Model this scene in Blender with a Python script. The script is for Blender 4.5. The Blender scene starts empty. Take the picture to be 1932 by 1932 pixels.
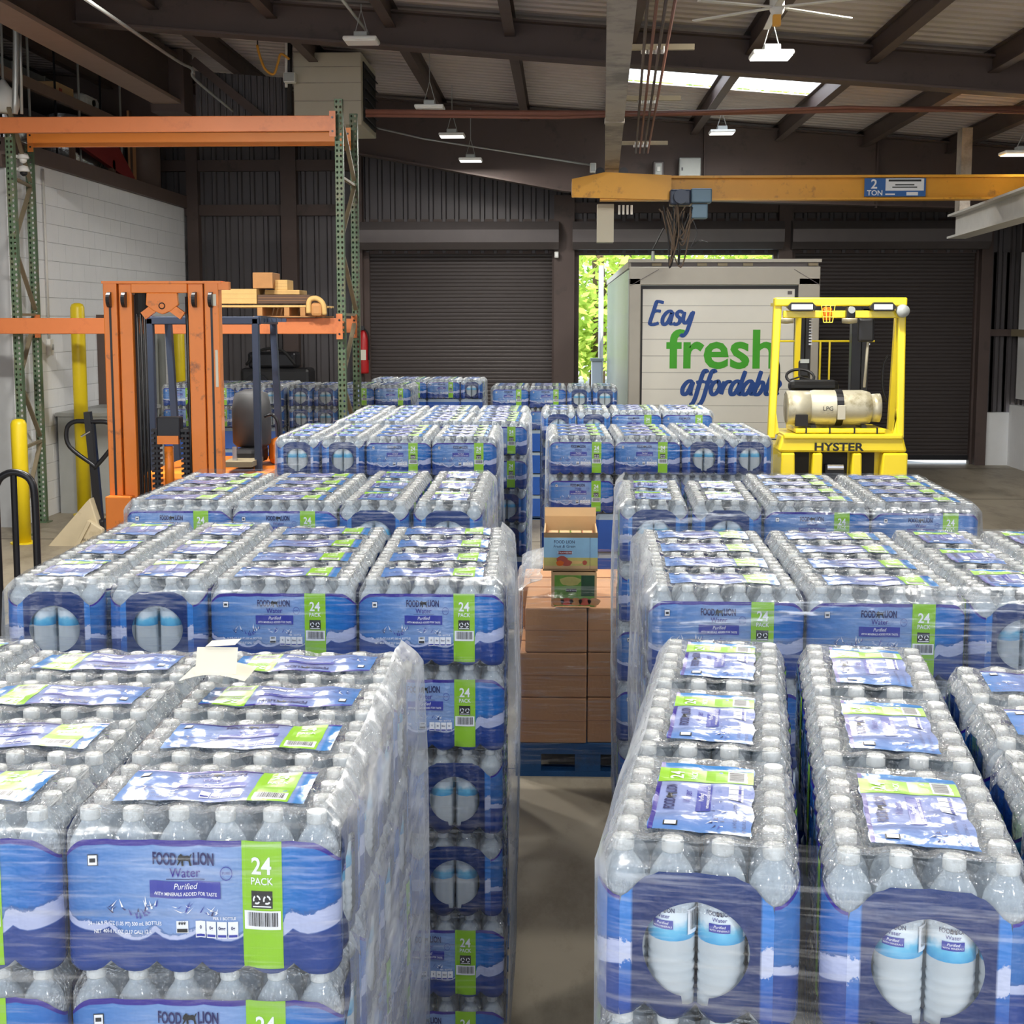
import bpy, bmesh, math, random
from mathutils import Vector, Matrix, Euler
random.seed(7)
SC = bpy.context.scene
COL = SC.collection
R = math.radians

# ------------------------------------------------------------------ camera
F_PX, PITCH, YAW, CAM_H, PY0 = 2600.0, R(6.6), R(2.06), 2.14, 904.0
cam_d = bpy.data.cameras.new('camera')
cam = bpy.data.objects.new('camera', cam_d); COL.objects.link(cam)
cam_d.sensor_width = 36.0
cam_d.lens = F_PX / 1932 * 36.0
cam_d.shift_y = -(966 - PY0) / 1932
cam_d.clip_start, cam_d.clip_end = 0.05, 300
cam.location = (0, 0, CAM_H)
cam.rotation_euler = (math.pi / 2 - PITCH, 0, YAW)
SC.camera = cam
CM = Euler(cam.rotation_euler).to_matrix()

def ray(px, py):
    return CM @ Vector(((px - 966) / F_PX, -(py - PY0) / F_PX, -1))
def at(px, py, Y):
    d = ray(px, py); return Vector((0, 0, CAM_H)) + d * (Y / d.y)
def atz(px, py, z):
    d = ray(px, py); return Vector((0, 0, CAM_H)) + d * ((z - CAM_H) / d.z)

# ------------------------------------------------------------------ world, sun, exposure
w = bpy.data.worlds.new('world'); SC.world = w; w.use_nodes = True
nt = w.node_tree; nt.nodes.clear()
wo = nt.nodes.new('ShaderNodeOutputWorld'); bg = nt.nodes.new('ShaderNodeBackground')
tc = nt.nodes.new('ShaderNodeTexCoord'); sp = nt.nodes.new('ShaderNodeSeparateXYZ'); cr = nt.nodes.new('ShaderNodeValToRGB')
nt.links.new(tc.outputs['Generated'], sp.inputs[0]); nt.links.new(sp.outputs['Z'], cr.inputs[0])
cr.color_ramp.elements[0].position = 0.0; cr.color_ramp.elements[0].color = (0.95, 0.97, 1.0, 1)
cr.color_ramp.elements[1].position = 0.7; cr.color_ramp.elements[1].color = (0.55, 0.72, 1.0, 1)
nt.links.new(cr.outputs[0], bg.inputs[0]); bg.inputs[1].default_value = 1.8
nt.links.new(bg.outputs[0], wo.inputs[0])
sun_d = bpy.data.lights.new('sun', 'SUN'); sun_d.energy = 8.0; sun_d.angle = R(1.5); sun_d.color = (1, 0.95, 0.85)
sun = bpy.data.objects.new('sun', sun_d); COL.objects.link(sun); sun.rotation_euler = (R(32), R(14), R(20))
vs = SC.view_settings
vs.view_transform = 'Standard'; vs.look = 'None'; vs.gamma = 1.0; vs.use_curve_mapping = False
vs.exposure = 0.52
cy = SC.cycles
cy.max_bounces = 6; cy.diffuse_bounces = 3; cy.glossy_bounces = 3; cy.transmission_bounces = 4
cy.transparent_max_bounces = 20; cy.use_denoising = True; cy.caustics_reflective = False; cy.caustics_refractive = False
cy.sample_clamp_indirect = 4.0; cy.use_adaptive_sampling = True; cy.adaptive_threshold = 0.035
LAMP_W = 46.0

# ------------------------------------------------------------------ materials
def s(r, g, b):
    f = lambda v: (v / 255 / 12.92) if v / 255 <= 0.04045 else ((v / 255 + 0.055) / 1.055) ** 2.4
    return (f(r), f(g), f(b), 1)
class NT:
    def __init__(self, m):
        m.use_nodes = True; self.t = m.node_tree; self.t.nodes.clear()
    def n(self, ty, **kw):
        nd = self.t.nodes.new('ShaderNode' + ty)
        for k, v in kw.items():
            if k.startswith('i_'):
                key = k[2:]; key = int(key) if key.isdigit() else key.replace('_', ' ')
                self.put(v, nd.inputs[key])
            else: setattr(nd, k, v)
        return nd
    def put(self, v, sock):
        if isinstance(v, bpy.types.NodeSocket): self.t.links.new(v, sock)
        elif isinstance(v, bpy.types.Node): self.t.links.new(v.outputs[0], sock)
        else: sock.default_value = v
    def math(self, op, a, b=0.0, c=None):
        nd = self.t.nodes.new('ShaderNodeMath'); nd.operation = op
        self.put(a, nd.inputs[0]); self.put(b, nd.inputs[1])
        if c is not None: self.put(c, nd.inputs[2])
        return nd.outputs[0]
    def mix(self, f, a, b):
        nd = self.t.nodes.new('ShaderNodeMix'); nd.data_type = 'RGBA'
        self.put(f, nd.inputs[0]); self.put(a, nd.inputs[6]); self.put(b, nd.inputs[7]); return nd.outputs[2]
    def step(self, v, e, w=0.01):   # 0 below e, 1 above
        nd = self.t.nodes.new('ShaderNodeMapRange'); nd.clamp = True
        self.put(v, nd.inputs[0]); nd.inputs[1].default_value = e - w; nd.inputs[2].default_value = e + w
        return nd.outputs[0]
    def noise(self, vec, scale, detail=2, rough=0.5, sc=(1, 1, 1), rot=(0, 0, 0)):
        mp = self.n('Mapping'); mp.inputs['Scale'].default_value = sc; mp.inputs['Rotation'].default_value = rot
        self.put(vec, mp.inputs['Vector'])
        nd = self.n('TexNoise'); nd.inputs['Scale'].default_value = scale; nd.inputs['Detail'].default_value = detail
        nd.inputs['Roughness'].default_value = rough
        self.put(mp, nd.inputs['Vector']); return nd.outputs['Fac']
    def ramp(self, f, stops):
        nd = self.n('ValToRGB'); e = nd.color_ramp.elements
        while len(e) < len(stops): e.new(0.5)
        for el, (p, c) in zip(e, stops): el.position = p; el.color = c
        self.put(f, nd.inputs[0]); return nd.outputs[0]
    def out(self, sh):
        o = self.n('OutputMaterial'); self.put(sh, o.inputs[0])
M = {}
def pm(name, col, rough=0.5, metal=0.0, var=0.12, scale=6, bump=0.0, bscale=60, coat=0.0, dirt=None, dscale=3, damt=0.5):
    m = bpy.data.materials.new(name); t = NT(m); M[name] = m
    oc = t.n('TexCoord').outputs['Object']
    nz = t.noise(oc, scale, 4, 0.6)
    c1 = tuple(min(1, x * (1 - var)) for x in col[:3]) + (1,); c2 = tuple(min(1, x * (1 + var)) for x in col[:3]) + (1,)
    c = t.mix(nz, c1, c2)
    if dirt:
        d = t.step(t.noise(oc, dscale, 6, 0.7), 1 - damt, 0.08); c = t.mix(d, c, dirt)
    b = t.n('BsdfPrincipled'); t.put(c, b.inputs['Base Color'])
    b.inputs['Roughness'].default_value = rough; b.inputs['Metallic'].default_value = metal; b.inputs['Coat Weight'].default_value = coat
    if bump:
        bp = t.n('Bump'); bp.inputs['Strength'].default_value = bump; bp.inputs['Distance'].default_value = 0.01
        t.put(t.noise(oc, bscale, 3), bp.inputs['Height']); t.put(bp, b.inputs['Normal'])
    t.out(b); return m
def emis(name, col, st):
    m = bpy.data.materials.new(name); t = NT(m); M[name] = m
    e = t.n('Emission'); e.inputs[0].default_value = col; e.inputs[1].default_value = st; t.out(e); return m

pm('roof_deck', s(188, 178, 174), 0.6, 0.2, 0.15, 3)
pm('brown_steel', s(84, 70, 66), 0.6, 0.1, 0.15, 2, dirt=s(62, 52, 49), damt=0.35)
pm('siding', s(88, 84, 86), 0.5, 0.25, 0.12, 2)
pm('hood_metal', s(96, 90, 90), 0.45, 0.3)
pm('door_slat', s(62, 55, 54), 0.5, 0.2, 0.1, 2)
pm('white_block', s(240, 241, 243), 0.75, 0, 0.05, 4, bump=0.3, bscale=80)
pm('white_paint', s(225, 226, 226), 0.6, 0, 0.05)
pm('mortar', s(186, 188, 190), 0.8)
pm('fascia', s(98, 82, 76), 0.6)
pm('flange_brown_lit', s(146, 124, 112), 0.6, 0.1)  # lighter brown: light from below put into the flange colour
pm('orange_beam', s(214, 124, 70), 0.45, 0, 0.1, 3, dirt=s(190, 106, 62), damt=0.4)
pm('orange_fork', s(234, 130, 40), 0.4, 0, 0.08, 4, dirt=s(110, 64, 36), dscale=7, damt=0.33, coat=0.2)
pm('orange_beam_lit', s(255, 150, 62), 0.4, 0, 0.05, 3)  # lighter copy of the beam orange, with the rear beam's light painted in
pm('green_post', s(88, 110, 84), 0.5, 0.1, 0.15, 5, dirt=s(128, 116, 92), dscale=4, damt=0.42)
pm('tan_steel', s(140, 128, 104), 0.55, 0.1, 0.15, 5)
pm('galv', s(176, 178, 176), 0.4, 0.5)
pm('grey_beam', s(160, 150, 138), 0.6, 0.1, 0.15, 3, dirt=s(112, 104, 98), dscale=2, damt=0.45)
pm('white_steel', s(205, 202, 196), 0.55, 0.1)
pm('beige_metal', s(190, 184, 166), 0.5, 0.1, 0.05)
pm('yellow_fork', s(240, 214, 40), 0.35, 0, 0.05, 3, coat=0.4)
pm('yellow_bollard', s(232, 205, 30), 0.4, 0, 0.08, 4, dirt=s(190, 165, 40), damt=0.3)
pm('crane_yellow', s(226, 162, 44), 0.45, 0, 0.1, 4, dirt=s(150, 98, 34), dscale=5, damt=0.34)
pm('black_plastic', s(30, 30, 33), 0.45, 0, 0.15)
pm('black_steel', s(38, 38, 42), 0.35, 0.4, 0.2)
pm('dark_hole', s(22, 20, 20), 0.7)
pm('rubber', s(28, 28, 29), 0.8, 0, 0.2, 12, bump=0.3)
pm('navy_steel', s(50, 60, 80), 0.45, 0.2, 0.1)
pm('hoist_blue', s(96, 122, 142), 0.5, 0.2)
pm('sign_blue', s(38, 96, 168), 0.5)
pm('tank_metal', s(196, 190, 168), 0.38, 0.35, 0.12, 8, dirt=s(150, 140, 110), dscale=5, damt=0.4, bump=0.05)
pm('chrome', s(200, 200, 205), 0.2, 0.9)
pm('rust_pipe', s(130, 84, 70), 0.6, 0.1)
pm('panel_grey', s(168, 172, 170), 0.5, 0.2)
pm('cord_brown', s(104, 88, 74), 0.7)
pm('cord_orange', s(222, 160, 60), 0.6)
pm('white_plastic', s(232, 232, 228), 0.4, 0, 0.03)
pm('pale_wood', s(228, 188, 120), 0.7, 0, 0.15, 9, bump=0.2)
pm('mid_wood', s(196, 142, 88), 0.7, 0, 0.2, 8, bump=0.2)
pm('dark_wood', s(98, 74, 60), 0.75, 0, 0.15, 8)
pm('blue_pallet', s(30, 84, 138), 0.65, 0, 0.2, 8, bump=0.2, dirt=s(46, 62, 84), damt=0.4)
pm('carton', s(206, 152, 108), 0.75, 0, 0.08, 5, bump=0.1)
pm('carton_pale', s(214, 176, 128), 0.75, 0, 0.08, 5)
pm('tape', s(150, 100, 62), 0.3)
pm('red_board', s(140, 42, 40), 0.6)
pm('foil', s(210, 212, 214), 0.22, 0.85, 0.2, 9, bump=0.9, bscale=14)
pm('red_paint', s(176, 30, 34), 0.4)
pm('jack_beige', s(196, 182, 152), 0.55, 0, 0.12, 6, dirt=s(160, 142, 112), damt=0.4)
pm('grey_cab', s(164, 166, 164), 0.5, 0.1)
pm('truck_frame', s(168, 162, 150), 0.45, 0.3, 0.06)
pm('truck_white', s(222, 218, 206), 0.45, 0, 0.03)
pm('truck_side', s(190, 198, 188), 0.25, 0.3, 0.05)
pm('ink_blue', s(22, 68, 140), 0.5)
pm('ink_green', s(60, 160, 26), 0.5)
pm('ink_black', s(18, 20, 26), 0.4)
pm('ink_navy', s(24, 28, 92), 0.35)
pm('ink_banner', s(52, 62, 160), 0.3)
pm('ink_purple', s(46, 28, 140), 0.3)
pm('ink_white', s(238, 240, 246), 0.35, 0, 0.03)
pm('ink_lime', s(142, 198, 34), 0.3, 0, 0.06, 20)
pm('ink_sky', s(70, 140, 205), 0.3)
pm('paper', s(222, 217, 200), 0.7, 0, 0.03)
pm('cap', s(244, 244, 240), 0.4, 0, 0.02)
pm('bark', s(96, 78, 60), 0.9, 0, 0.3, 20)
pm('asphalt', s(150, 148, 142), 0.9, 0, 0.15, 4)
pm('lawn', s(120, 160, 60), 0.9, 0, 0.3, 10)
pm('seat_grey', s(70, 70, 72), 0.6)
pm('lens_white', s(250, 250, 250), 0.3, 0, 0.01)
pm('beacon_orange', s(235, 110, 30), 0.25)
pm('meat', s(190, 90, 70), 0.6, 0, 0.3, 20)
pm('leaf_print', s(110, 160, 60), 0.5, 0, 0.5, 26)
pm('leaf_dark', s(40, 80, 52), 0.5, 0, 0.5, 22)
pm('sky_print', s(150, 196, 226), 0.5, 0, 0.2, 9)
pm('field_print', s(200, 190, 110), 0.5, 0, 0.3, 14)
emis('lens_lit', (1, 0.98, 0.9, 1), 14.0)
emis('lens_dim', (1, 0.98, 0.94, 1), 1.1)

def leaf_mat(name, a, b):
    m = bpy.data.materials.new(name); t = NT(m); M[name] = m
    oc = t.n('TexCoord').outputs['Object']; c = t.mix(t.noise(oc, 1.3, 3), a, b)
    d = t.n('BsdfDiffuse'); t.put(c, d.inputs[0]); tr = t.n('BsdfTranslucent'); t.put(c, tr.inputs[0])
    mx = t.n('MixShader'); mx.inputs[0].default_value = 0.5; t.put(d, mx.inputs[1]); t.put(tr, mx.inputs[2]); t.out(mx)
leaf_mat('leaf_light', s(150, 195, 70), s(225, 232, 130))
leaf_mat('leaf_deep', s(110, 170, 60), s(180, 215, 100))

def floor_mat():
    m = bpy.data.materials.new('concrete'); t = NT(m); M['concrete'] = m
    oc = t.n('TexCoord').outputs['Object']
    c = t.mix(t.noise(oc, 0.7, 6, 0.65), s(128, 119, 103), s(168, 158, 140))
    c = t.mix(t.step(t.noise(oc, 2.4, 8, 0.75, sc=(1, 0.4, 1)), 0.6, 0.12), c, s(108, 99, 85))
    b = t.n('BsdfPrincipled'); t.put(c, b.inputs['Base Color']); b.inputs['Roughness'].default_value = 0.5
    bp = t.n('Bump'); bp.inputs['Strength'].default_value = 0.1; t.put(t.noise(oc, 40, 4), bp.inputs['Height']); t.put(bp, b.inputs['Normal'])
    t.out(b)
floor_mat()

def film_bump(t, vec, strength=0.35, scale=22, dist=0.012, ridge=False):
    n1 = t.noise(vec, scale, 3, 0.6, sc=(1, 1, 0.35)); n2 = t.noise(vec, scale * 2.3, 2, 0.5, sc=(0.5, 0.5, 1.2), rot=(0.3, 0.5, 0.7))
    h = t.math('ADD', n1, n2)
    if ridge:
        for sc_, rt in (((1, .22, .5), (0, 0, .5)), ((.25, 1, .5), (0, 0, -.4)), ((1, 1, .2), (.2, .1, 0))):
            r = t.math('ABSOLUTE', t.math('SUBTRACT', t.noise(vec, scale * 1.5, 2, 0.5, sc=sc_, rot=rt), 0.5))
            h = t.math('ADD', h, t.math('MULTIPLY', t.math('MINIMUM', r, 0.1), 5.0))
    bp = t.n('Bump'); bp.inputs['Strength'].default_value = strength; bp.inputs['Distance'].default_value = dist
    t.put(h, bp.inputs['Height']); return bp
def clear_film(name, base, streak, haze, scale, sc, rot=(0, 0, 0), gr=0.12, fk=0.34, ridge=False, tint=(0.96, 0.98, 1, 1), white=(0.86, 0.9, 0.95, 1), bs=0.5):
    """clear plastic: transparent and glossy; facing haze and white streaks also paint in glints"""
    m = bpy.data.materials.new(name); t = NT(m); M[name] = m
    oc = t.n('TexCoord').outputs['Object']
    bp = film_bump(t, oc, bs, scale, 0.008 if ridge else 0.012, ridge)
    lw = t.n('LayerWeight'); lw.inputs[0].default_value = 0.35
    st = t.step(t.noise(oc, scale * 1.6, 3, 0.65, sc=sc, rot=rot), 0.62, 0.12)
    f = t.math('ADD', t.math('MULTIPLY', lw.outputs['Facing'], fk), base)  # whitens edge-on film where bright reflections would show
    f = t.math('MINIMUM', t.math('ADD', f, t.math('MULTIPLY', st, streak)), 0.9)
    gl = t.n('BsdfGlossy'); gl.inputs['Roughness'].default_value = gr; t.put(bp, gl.inputs['Normal'])
    df = t.n('BsdfDiffuse'); df.inputs[0].default_value = white; t.put(bp, df.inputs['Normal'])
    mg = t.n('MixShader'); mg.inputs[0].default_value = haze; t.put(gl, mg.inputs[1]); t.put(df, mg.inputs[2])
    tr = t.n('BsdfTransparent'); tr.inputs[0].default_value = tint
    mx = t.n('MixShader'); t.put(f, mx.inputs[0]); t.put(tr, mx.inputs[1]); t.put(mg, mx.inputs[2]); t.out(mx)
clear_film('shrink_film', 0.13, 0.34, 0.42, 55, (1, .35, 0.6), (0.2, 0.4, 0.6), 0.07, white=(.84, .86, .89, 1), bs=1.0, fk=0.62, ridge=True)
clear_film('stretch_wrap', 0.02, 0.24, 0.45, 9, (0.25, 0.25, 5), (0.1, 0.12, 0), 0.22, bs=0.5)
clear_film('stretch_wrap_heavy', 0.07, 0.50, 0.5, 9, (0.22, 0.22, 6), (0.06, 0.1, 0), 0.18, bs=0.6)
clear_film('stretch_wrap_loose', 0.16, 0.45, 0.55, 7, (2.2, 0.35, 1.0), (0.7, 0.2, 0.3), 0.22, bs=0.6)

def bottle_mat():
    m = bpy.data.materials.new('bottle_clear'); t = NT(m); M['bottle_clear'] = m
    b = t.n('BsdfPrincipled'); b.inputs['Base Color'].default_value = s(226, 234, 240); b.inputs['Roughness'].default_value = 0.08
    b.inputs['Specular IOR Level'].default_value = 0.6
    tr = t.n('BsdfTransparent'); tr.inputs[0].default_value = (0.93, 0.97, 1, 1)
    lw = t.n('LayerWeight'); lw.inputs[0].default_value = 0.4
    f = t.math('ADD', t.math('MULTIPLY', lw.outputs['Facing'], 0.38), 0.54)
    mx = t.n('MixShader'); t.put(f, mx.inputs[0]); t.put(tr, mx.inputs[1]); t.put(b, mx.inputs[2]); t.out(mx)
bottle_mat()

def print_mat(name, end=False, top=False):
    m = bpy.data.materials.new(name); t = NT(m); M[name] = m
    uv = t.n('UVMap').outputs[0]; sx = t.n('SeparateXYZ'); t.put(uv, sx.inputs[0]); u, v = sx.outputs[0], sx.outputs[1]
    oc = t.n('TexCoord').outputs['Object']
    nz = t.noise(uv, 9, 5, 0.7, sc=(1.6, 1, 1)); nz = t.math('SUBTRACT', nz, 0.5)
    if top:
        c = t.ramp(u, [(0, s(84, 130, 196)), (0.14, s(116, 144, 204)), (0.35, s(144, 158, 208)), (0.6, s(152, 163, 212)), (0.74, s(136, 156, 208)), (0.93, s(130, 156, 212)), (0.95, s(60, 130, 200))])
        blot = t.math('MULTIPLY', t.step(t.math('ADD', nz, 0.5), 0.6, 0.03), t.math('SUBTRACT', 1.0, t.step(v, 0.42, 0.1)))
        c = t.mix(t.math('MULTIPLY', blot, 0.4), c, s(84, 108, 176))
    elif end:
        side = t.math('ABSOLUTE', t.math('SUBTRACT', u, 0.5))
        c = t.mix(t.step(t.math('ADD', v, nz), 0.8, 0.25), s(10, 40, 98), s(18, 50, 112))
        c2 = t.mix(t.step(v, 0.35, 0.25), s(32, 74, 160), s(52, 124, 204))
        vv = t.math('ADD', v, t.math('MULTIPLY', nz, 0.3))
        spl = t.math('MULTIPLY', t.step(vv, 0.36), t.math('SUBTRACT', 1.0, t.step(vv, 0.54)))
        c2 = t.mix(spl, c2, s(190, 198, 226))
        c = t.mix(t.step(side, 0.315, 0.006), c, c2)
    else:
        c = t.ramp(u, [(0, s(38, 100, 172)), (0.14, s(74, 124, 190)), (0.3, s(112, 148, 202)), (0.5, s(134, 160, 208)), (0.64, s(122, 154, 204)), (0.80, s(20, 112, 192)), (1.0, s(10, 92, 178))])
        c = t.mix(t.math('MULTIPLY', t.step(v, 0.55, 0.4), 0.08), c, s(60, 130, 205))
        # band of splashing water, then the deep blue foot of the print
        q = t.math('MULTIPLY_ADD', u, 2.0, -1.0); q2 = t.math('MULTIPLY', q, q)
        e = t.math('MULTIPLY_ADD', t.math('MULTIPLY', q2, q2), 0.13, 0.255)
        e = t.math('ADD', e, t.math('MULTIPLY', t.math('SINE', t.math('MULTIPLY', u, 16.0)), 0.012))
        rgt = t.step(u, 0.8, 0.01)
        top_ = t.math('ADD', t.math('ADD', e, t.math('MULTIPLY_ADD', rgt, 0.10, 0.03)), t.math('ADD', t.math('MULTIPLY', q2, 0.04), t.math('MULTIPLY', nz, 0.16)))
        dl = t.math('SUBTRACT', v, e); dt = t.math('SUBTRACT', top_, v)
        band = t.math('MULTIPLY', t.step(dl, 0.0, 0.006), t.step(dt, 0.0, 0.006))
        ed = t.math('MULTIPLY', t.step(dt, -0.022, 0.006), t.math('SUBTRACT', 1.0, t.step(dt, 0.006, 0.01)))
        c = t.mix(t.math('MULTIPLY', ed, 0.55), c, s(52, 84, 140))
        c = t.mix(t.math('MULTIPLY', band, 0.85), c, s(190, 196, 226))
        c = t.mix(t.math('SUBTRACT', 1.0, t.step(dl, 0.0, 0.006)), c, s(16, 58, 136))
        c = t.mix(t.step(v, 0.955, 0.004), c, s(46, 30, 140))
    b = t.n('BsdfPrincipled'); t.put(c, b.inputs['Base Color']); b.inputs['Roughness'].default_value = 0.16
    b.inputs['Specular IOR Level'].default_value = 0.65
    t.put(film_bump(t, oc, 0.12 if top else 0.2, 26), b.inputs['Normal']); t.out(b)
print_mat('print_side'); print_mat('print_end', end=True); print_mat('print_top', top=True)

def bottle_label_mat():
    m = bpy.data.materials.new('bottle_label'); t = NT(m); M['bottle_label'] = m
    oc = t.n('TexCoord').outputs['Object']; sx = t.n('SeparateXYZ'); t.put(oc, sx.inputs[0])
    z = t.math('ADD', sx.outputs[2], t.math('MULTIPLY', t.math('SUBTRACT', t.noise(oc, 60, 3), 0.5), 0.02))
    c = t.ramp(t.n('MapRange', i_0=z, i_1=0.104, i_2=0.156).outputs[0], [(0, s(60, 150, 205)), (0.35, s(110, 190, 226)), (0.55, s(214, 228, 238)), (1, s(226, 234, 240))])
    b = t.n('BsdfPrincipled'); t.put(c, b.inputs['Base Color']); b.inputs['Roughness'].default_value = 0.3; t.out(b)
bottle_label_mat()

# ------------------------------------------------------------------ mesh builder
class MB:
    def __init__(self): self.v = []; self.f = []; self.mi = []; self.m = 0; self.uv = None; self.X = None
    def add(self, vs, fs, mi=None):
        o = len(self.v)
        if self.X is not None: vs = [tuple(self.X @ Vector(q)) for q in vs]
        self.v += [tuple(q) for q in vs]; self.f += [tuple(i + o for i in q) for q in fs]; self.mi += [self.m if mi is None else mi] * len(fs); return self
    def box(self, x0, x1, y0, y1, z0, z1):
        return self.add([(x0, y0, z0), (x1, y0, z0), (x1, y1, z0), (x0, y1, z0), (x0, y0, z1), (x1, y0, z1), (x1, y1, z1), (x0, y1, z1)],
                 [(0, 3, 2, 1), (4, 5, 6, 7), (0, 1, 5, 4), (1, 2, 6, 5), (2, 3, 7, 6), (3, 0, 4, 7)])
    def bar(self, p0, p1, w, h, up=(0, 0, 1)):
        p0, p1 = Vector(p0), Vector(p1); d = (p1 - p0).normalized(); u = Vector(up)
        if abs(d.dot(u)) > 0.99: u = Vector((0, 1, 0))
        sd = d.cross(u).normalized() * (w / 2); u = sd.cross(d).normalized() * (h / 2)
        vs = []
        for p in (p0, p1): vs += [p - sd - u, p + sd - u, p + sd + u, p - sd + u]
        return self.add(vs, [(0, 3, 2, 1), (4, 5, 6, 7), (0, 1, 5, 4), (1, 2, 6, 5), (2, 3, 7, 6), (3, 0, 4, 7)])
    def tube(self, pts, r, seg=8, caps=True, closed=False):
        pts = [Vector(p) for p in pts]; n = len(pts); vs = []; fs = []; pn = None
        for i, p in enumerate(pts):
            if closed: d = pts[(i + 1) % n] - pts[i - 1]
            else: d = pts[min(i + 1, n - 1)] - pts[max(i - 1, 0)]
            d.normalize()
            if pn is None:
                pn = d.orthogonal().normalized()
            else:
                pn = (pn - d * pn.dot(d))
                pn = pn.normalized() if pn.length > 1e-6 else d.orthogonal().normalized()
            b = d.cross(pn); rr = r[i] if isinstance(r, (list, tuple)) else r
            for k in range(seg):
                a = 2 * math.pi * k / seg; vs.append(p + (pn * math.cos(a) + b * math.sin(a)) * rr)
        for i in range(n if closed else n - 1):
            j = (i + 1) % n
            for k in range(seg):
                k2 = (k + 1) % seg; fs.append((i * seg + k, i * seg + k2, j * seg + k2, j * seg + k))
        if caps and not closed:
            fs.append(tuple(reversed(range(seg)))); fs.append(tuple((n - 1) * seg + k for k in range(seg)))
        return self.add(vs, fs)
    def lathe(self, prof, c=(0, 0, 0), seg=24, axis='z', mis=None):
        vs = []; 
        for (r, z) in prof:
            for k in range(seg):
                a = 2 * math.pi * k / seg; x, y = r * math.cos(a), r * math.sin(a)
                q = (x, y, z) if axis == 'z' else ((z, x, y) if axis == 'x' else (y, z, x))
                vs.append((q[0] + c[0], q[1] + c[1], q[2] + c[2]))
        o = len(self.v)
        for i in range(len(prof) - 1):
            fs = [(i * seg + k, i * seg + (k + 1) % seg, (i + 1) * seg + (k + 1) % seg, (i + 1) * seg + k) for k in range(seg)]
            if i == 0: self.add(vs, fs, mis[i] if mis else None); 
            else:
                self.f += [tuple(q + o for q in fc) for fc in fs]; self.mi += [(mis[i] if mis else self.m)] * seg
        for i, rev in ((0, True), (len(prof) - 1, False)):
            if prof[i][0] > 1e-5:
                fc = [i * seg + k for k in range(seg)]
                self.f.append(tuple(q + o for q in (reversed(fc) if rev else fc))); self.mi.append(mis[min(i, len(mis) - 1)] if mis else self.m)
        return self
    def prism(self, poly, y0, y1, axis='y'):   # poly (x,z) extruded along y, or (y,z) along x, or (x,y) along z
        n = len(poly); vs = []
        for q in (y0, y1):
            for (a, b) in poly: vs.append((a, q, b) if axis == 'y' else ((q, a, b) if axis == 'x' else (a, b, q)))
        fs = [tuple(range(n)), tuple(reversed(range(n, 2 * n)))] + [(i, n + i, n + (i + 1) % n, (i + 1) % n) for i in range(n)]
        return self.add(vs, fs)
    def grid(self, fn, nu, nv, uvf=None):
        vs = [fn(i / nu, j / nv) for j in range(nv + 1) for i in range(nu + 1)]
        return self.add(vs, [(j * (nu + 1) + i, j * (nu + 1) + i + 1, (j + 1) * (nu + 1) + i + 1, (j + 1) * (nu + 1) + i) for j in range(nv) for i in range(nu)])
    def build(self, name, mats, parent=None, smooth=False, bevel=0.0, kind=None, hidden=False):
        me = bpy.data.meshes.new(name); me.from_pydata(self.v, [], self.f)
        for m in (mats if isinstance(mats, (list, tuple)) else [mats]): me.materials.append(M[m])
        me.polygons.foreach_set('material_index', self.mi)
        if smooth: me.polygons.foreach_set('use_smooth', [True] * len(self.f))
        if self.uv:
            lay = me.uv_layers.new(name='UVMap'); li = [0] * len(me.loops); me.loops.foreach_get('vertex_index', li)
            fl = []
            for i in li: fl += list(self.uv[i])
            lay.data.foreach_set('uv', fl)
        bm = bmesh.new(); bm.from_mesh(me)
        if not self.uv: bmesh.ops.recalc_face_normals(bm, faces=bm.faces)
        bm.to_mesh(me); bm.free()
        me.update()
        o = bpy.data.objects.new(name, me); COL.objects.link(o)
        if bevel:
            md = o.modifiers.new('bevel', 'BEVEL'); md.width = bevel; md.segments = 2; md.limit_method = 'ANGLE'; md.angle_limit = R(40)
        if parent is not None: o.parent = parent; KIDS.setdefault(parent, []).append(o)
        if kind: o['kind'] = kind
        return o
KIDS = {}
def tag(o, label, cat, group=None, kind=None):
    o['label'] = label; o['category'] = cat
    if group: o['group'] = group
    if kind: o['kind'] = kind
    return o
def empty(name, loc=(0, 0, 0), rz=0.0, parent=None):
    o = bpy.data.objects.new(name, None); COL.objects.link(o); o.location = loc; o.rotation_euler = (0, 0, rz); o.empty_display_size = 0.1
    if parent is not None: o.parent = parent; KIDS.setdefault(parent, []).append(o)
    return o
def thing(name, label, cat, loc=(0, 0, 0), rz=0.0, group=None): return tag(empty(name, loc, rz), label, cat, group)
def copy_tree(o, parent=None):
    c = o.copy(); COL.objects.link(c)
    if parent is not None: c.parent = parent; KIDS.setdefault(parent, []).append(c)
    for ch in KIDS.get(o, []): copy_tree(ch, c)
    return c
def struct(mb, name, mats, **kw):
    o = mb.build(name, mats, **kw); o['kind'] = 'structure'; return o

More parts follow.
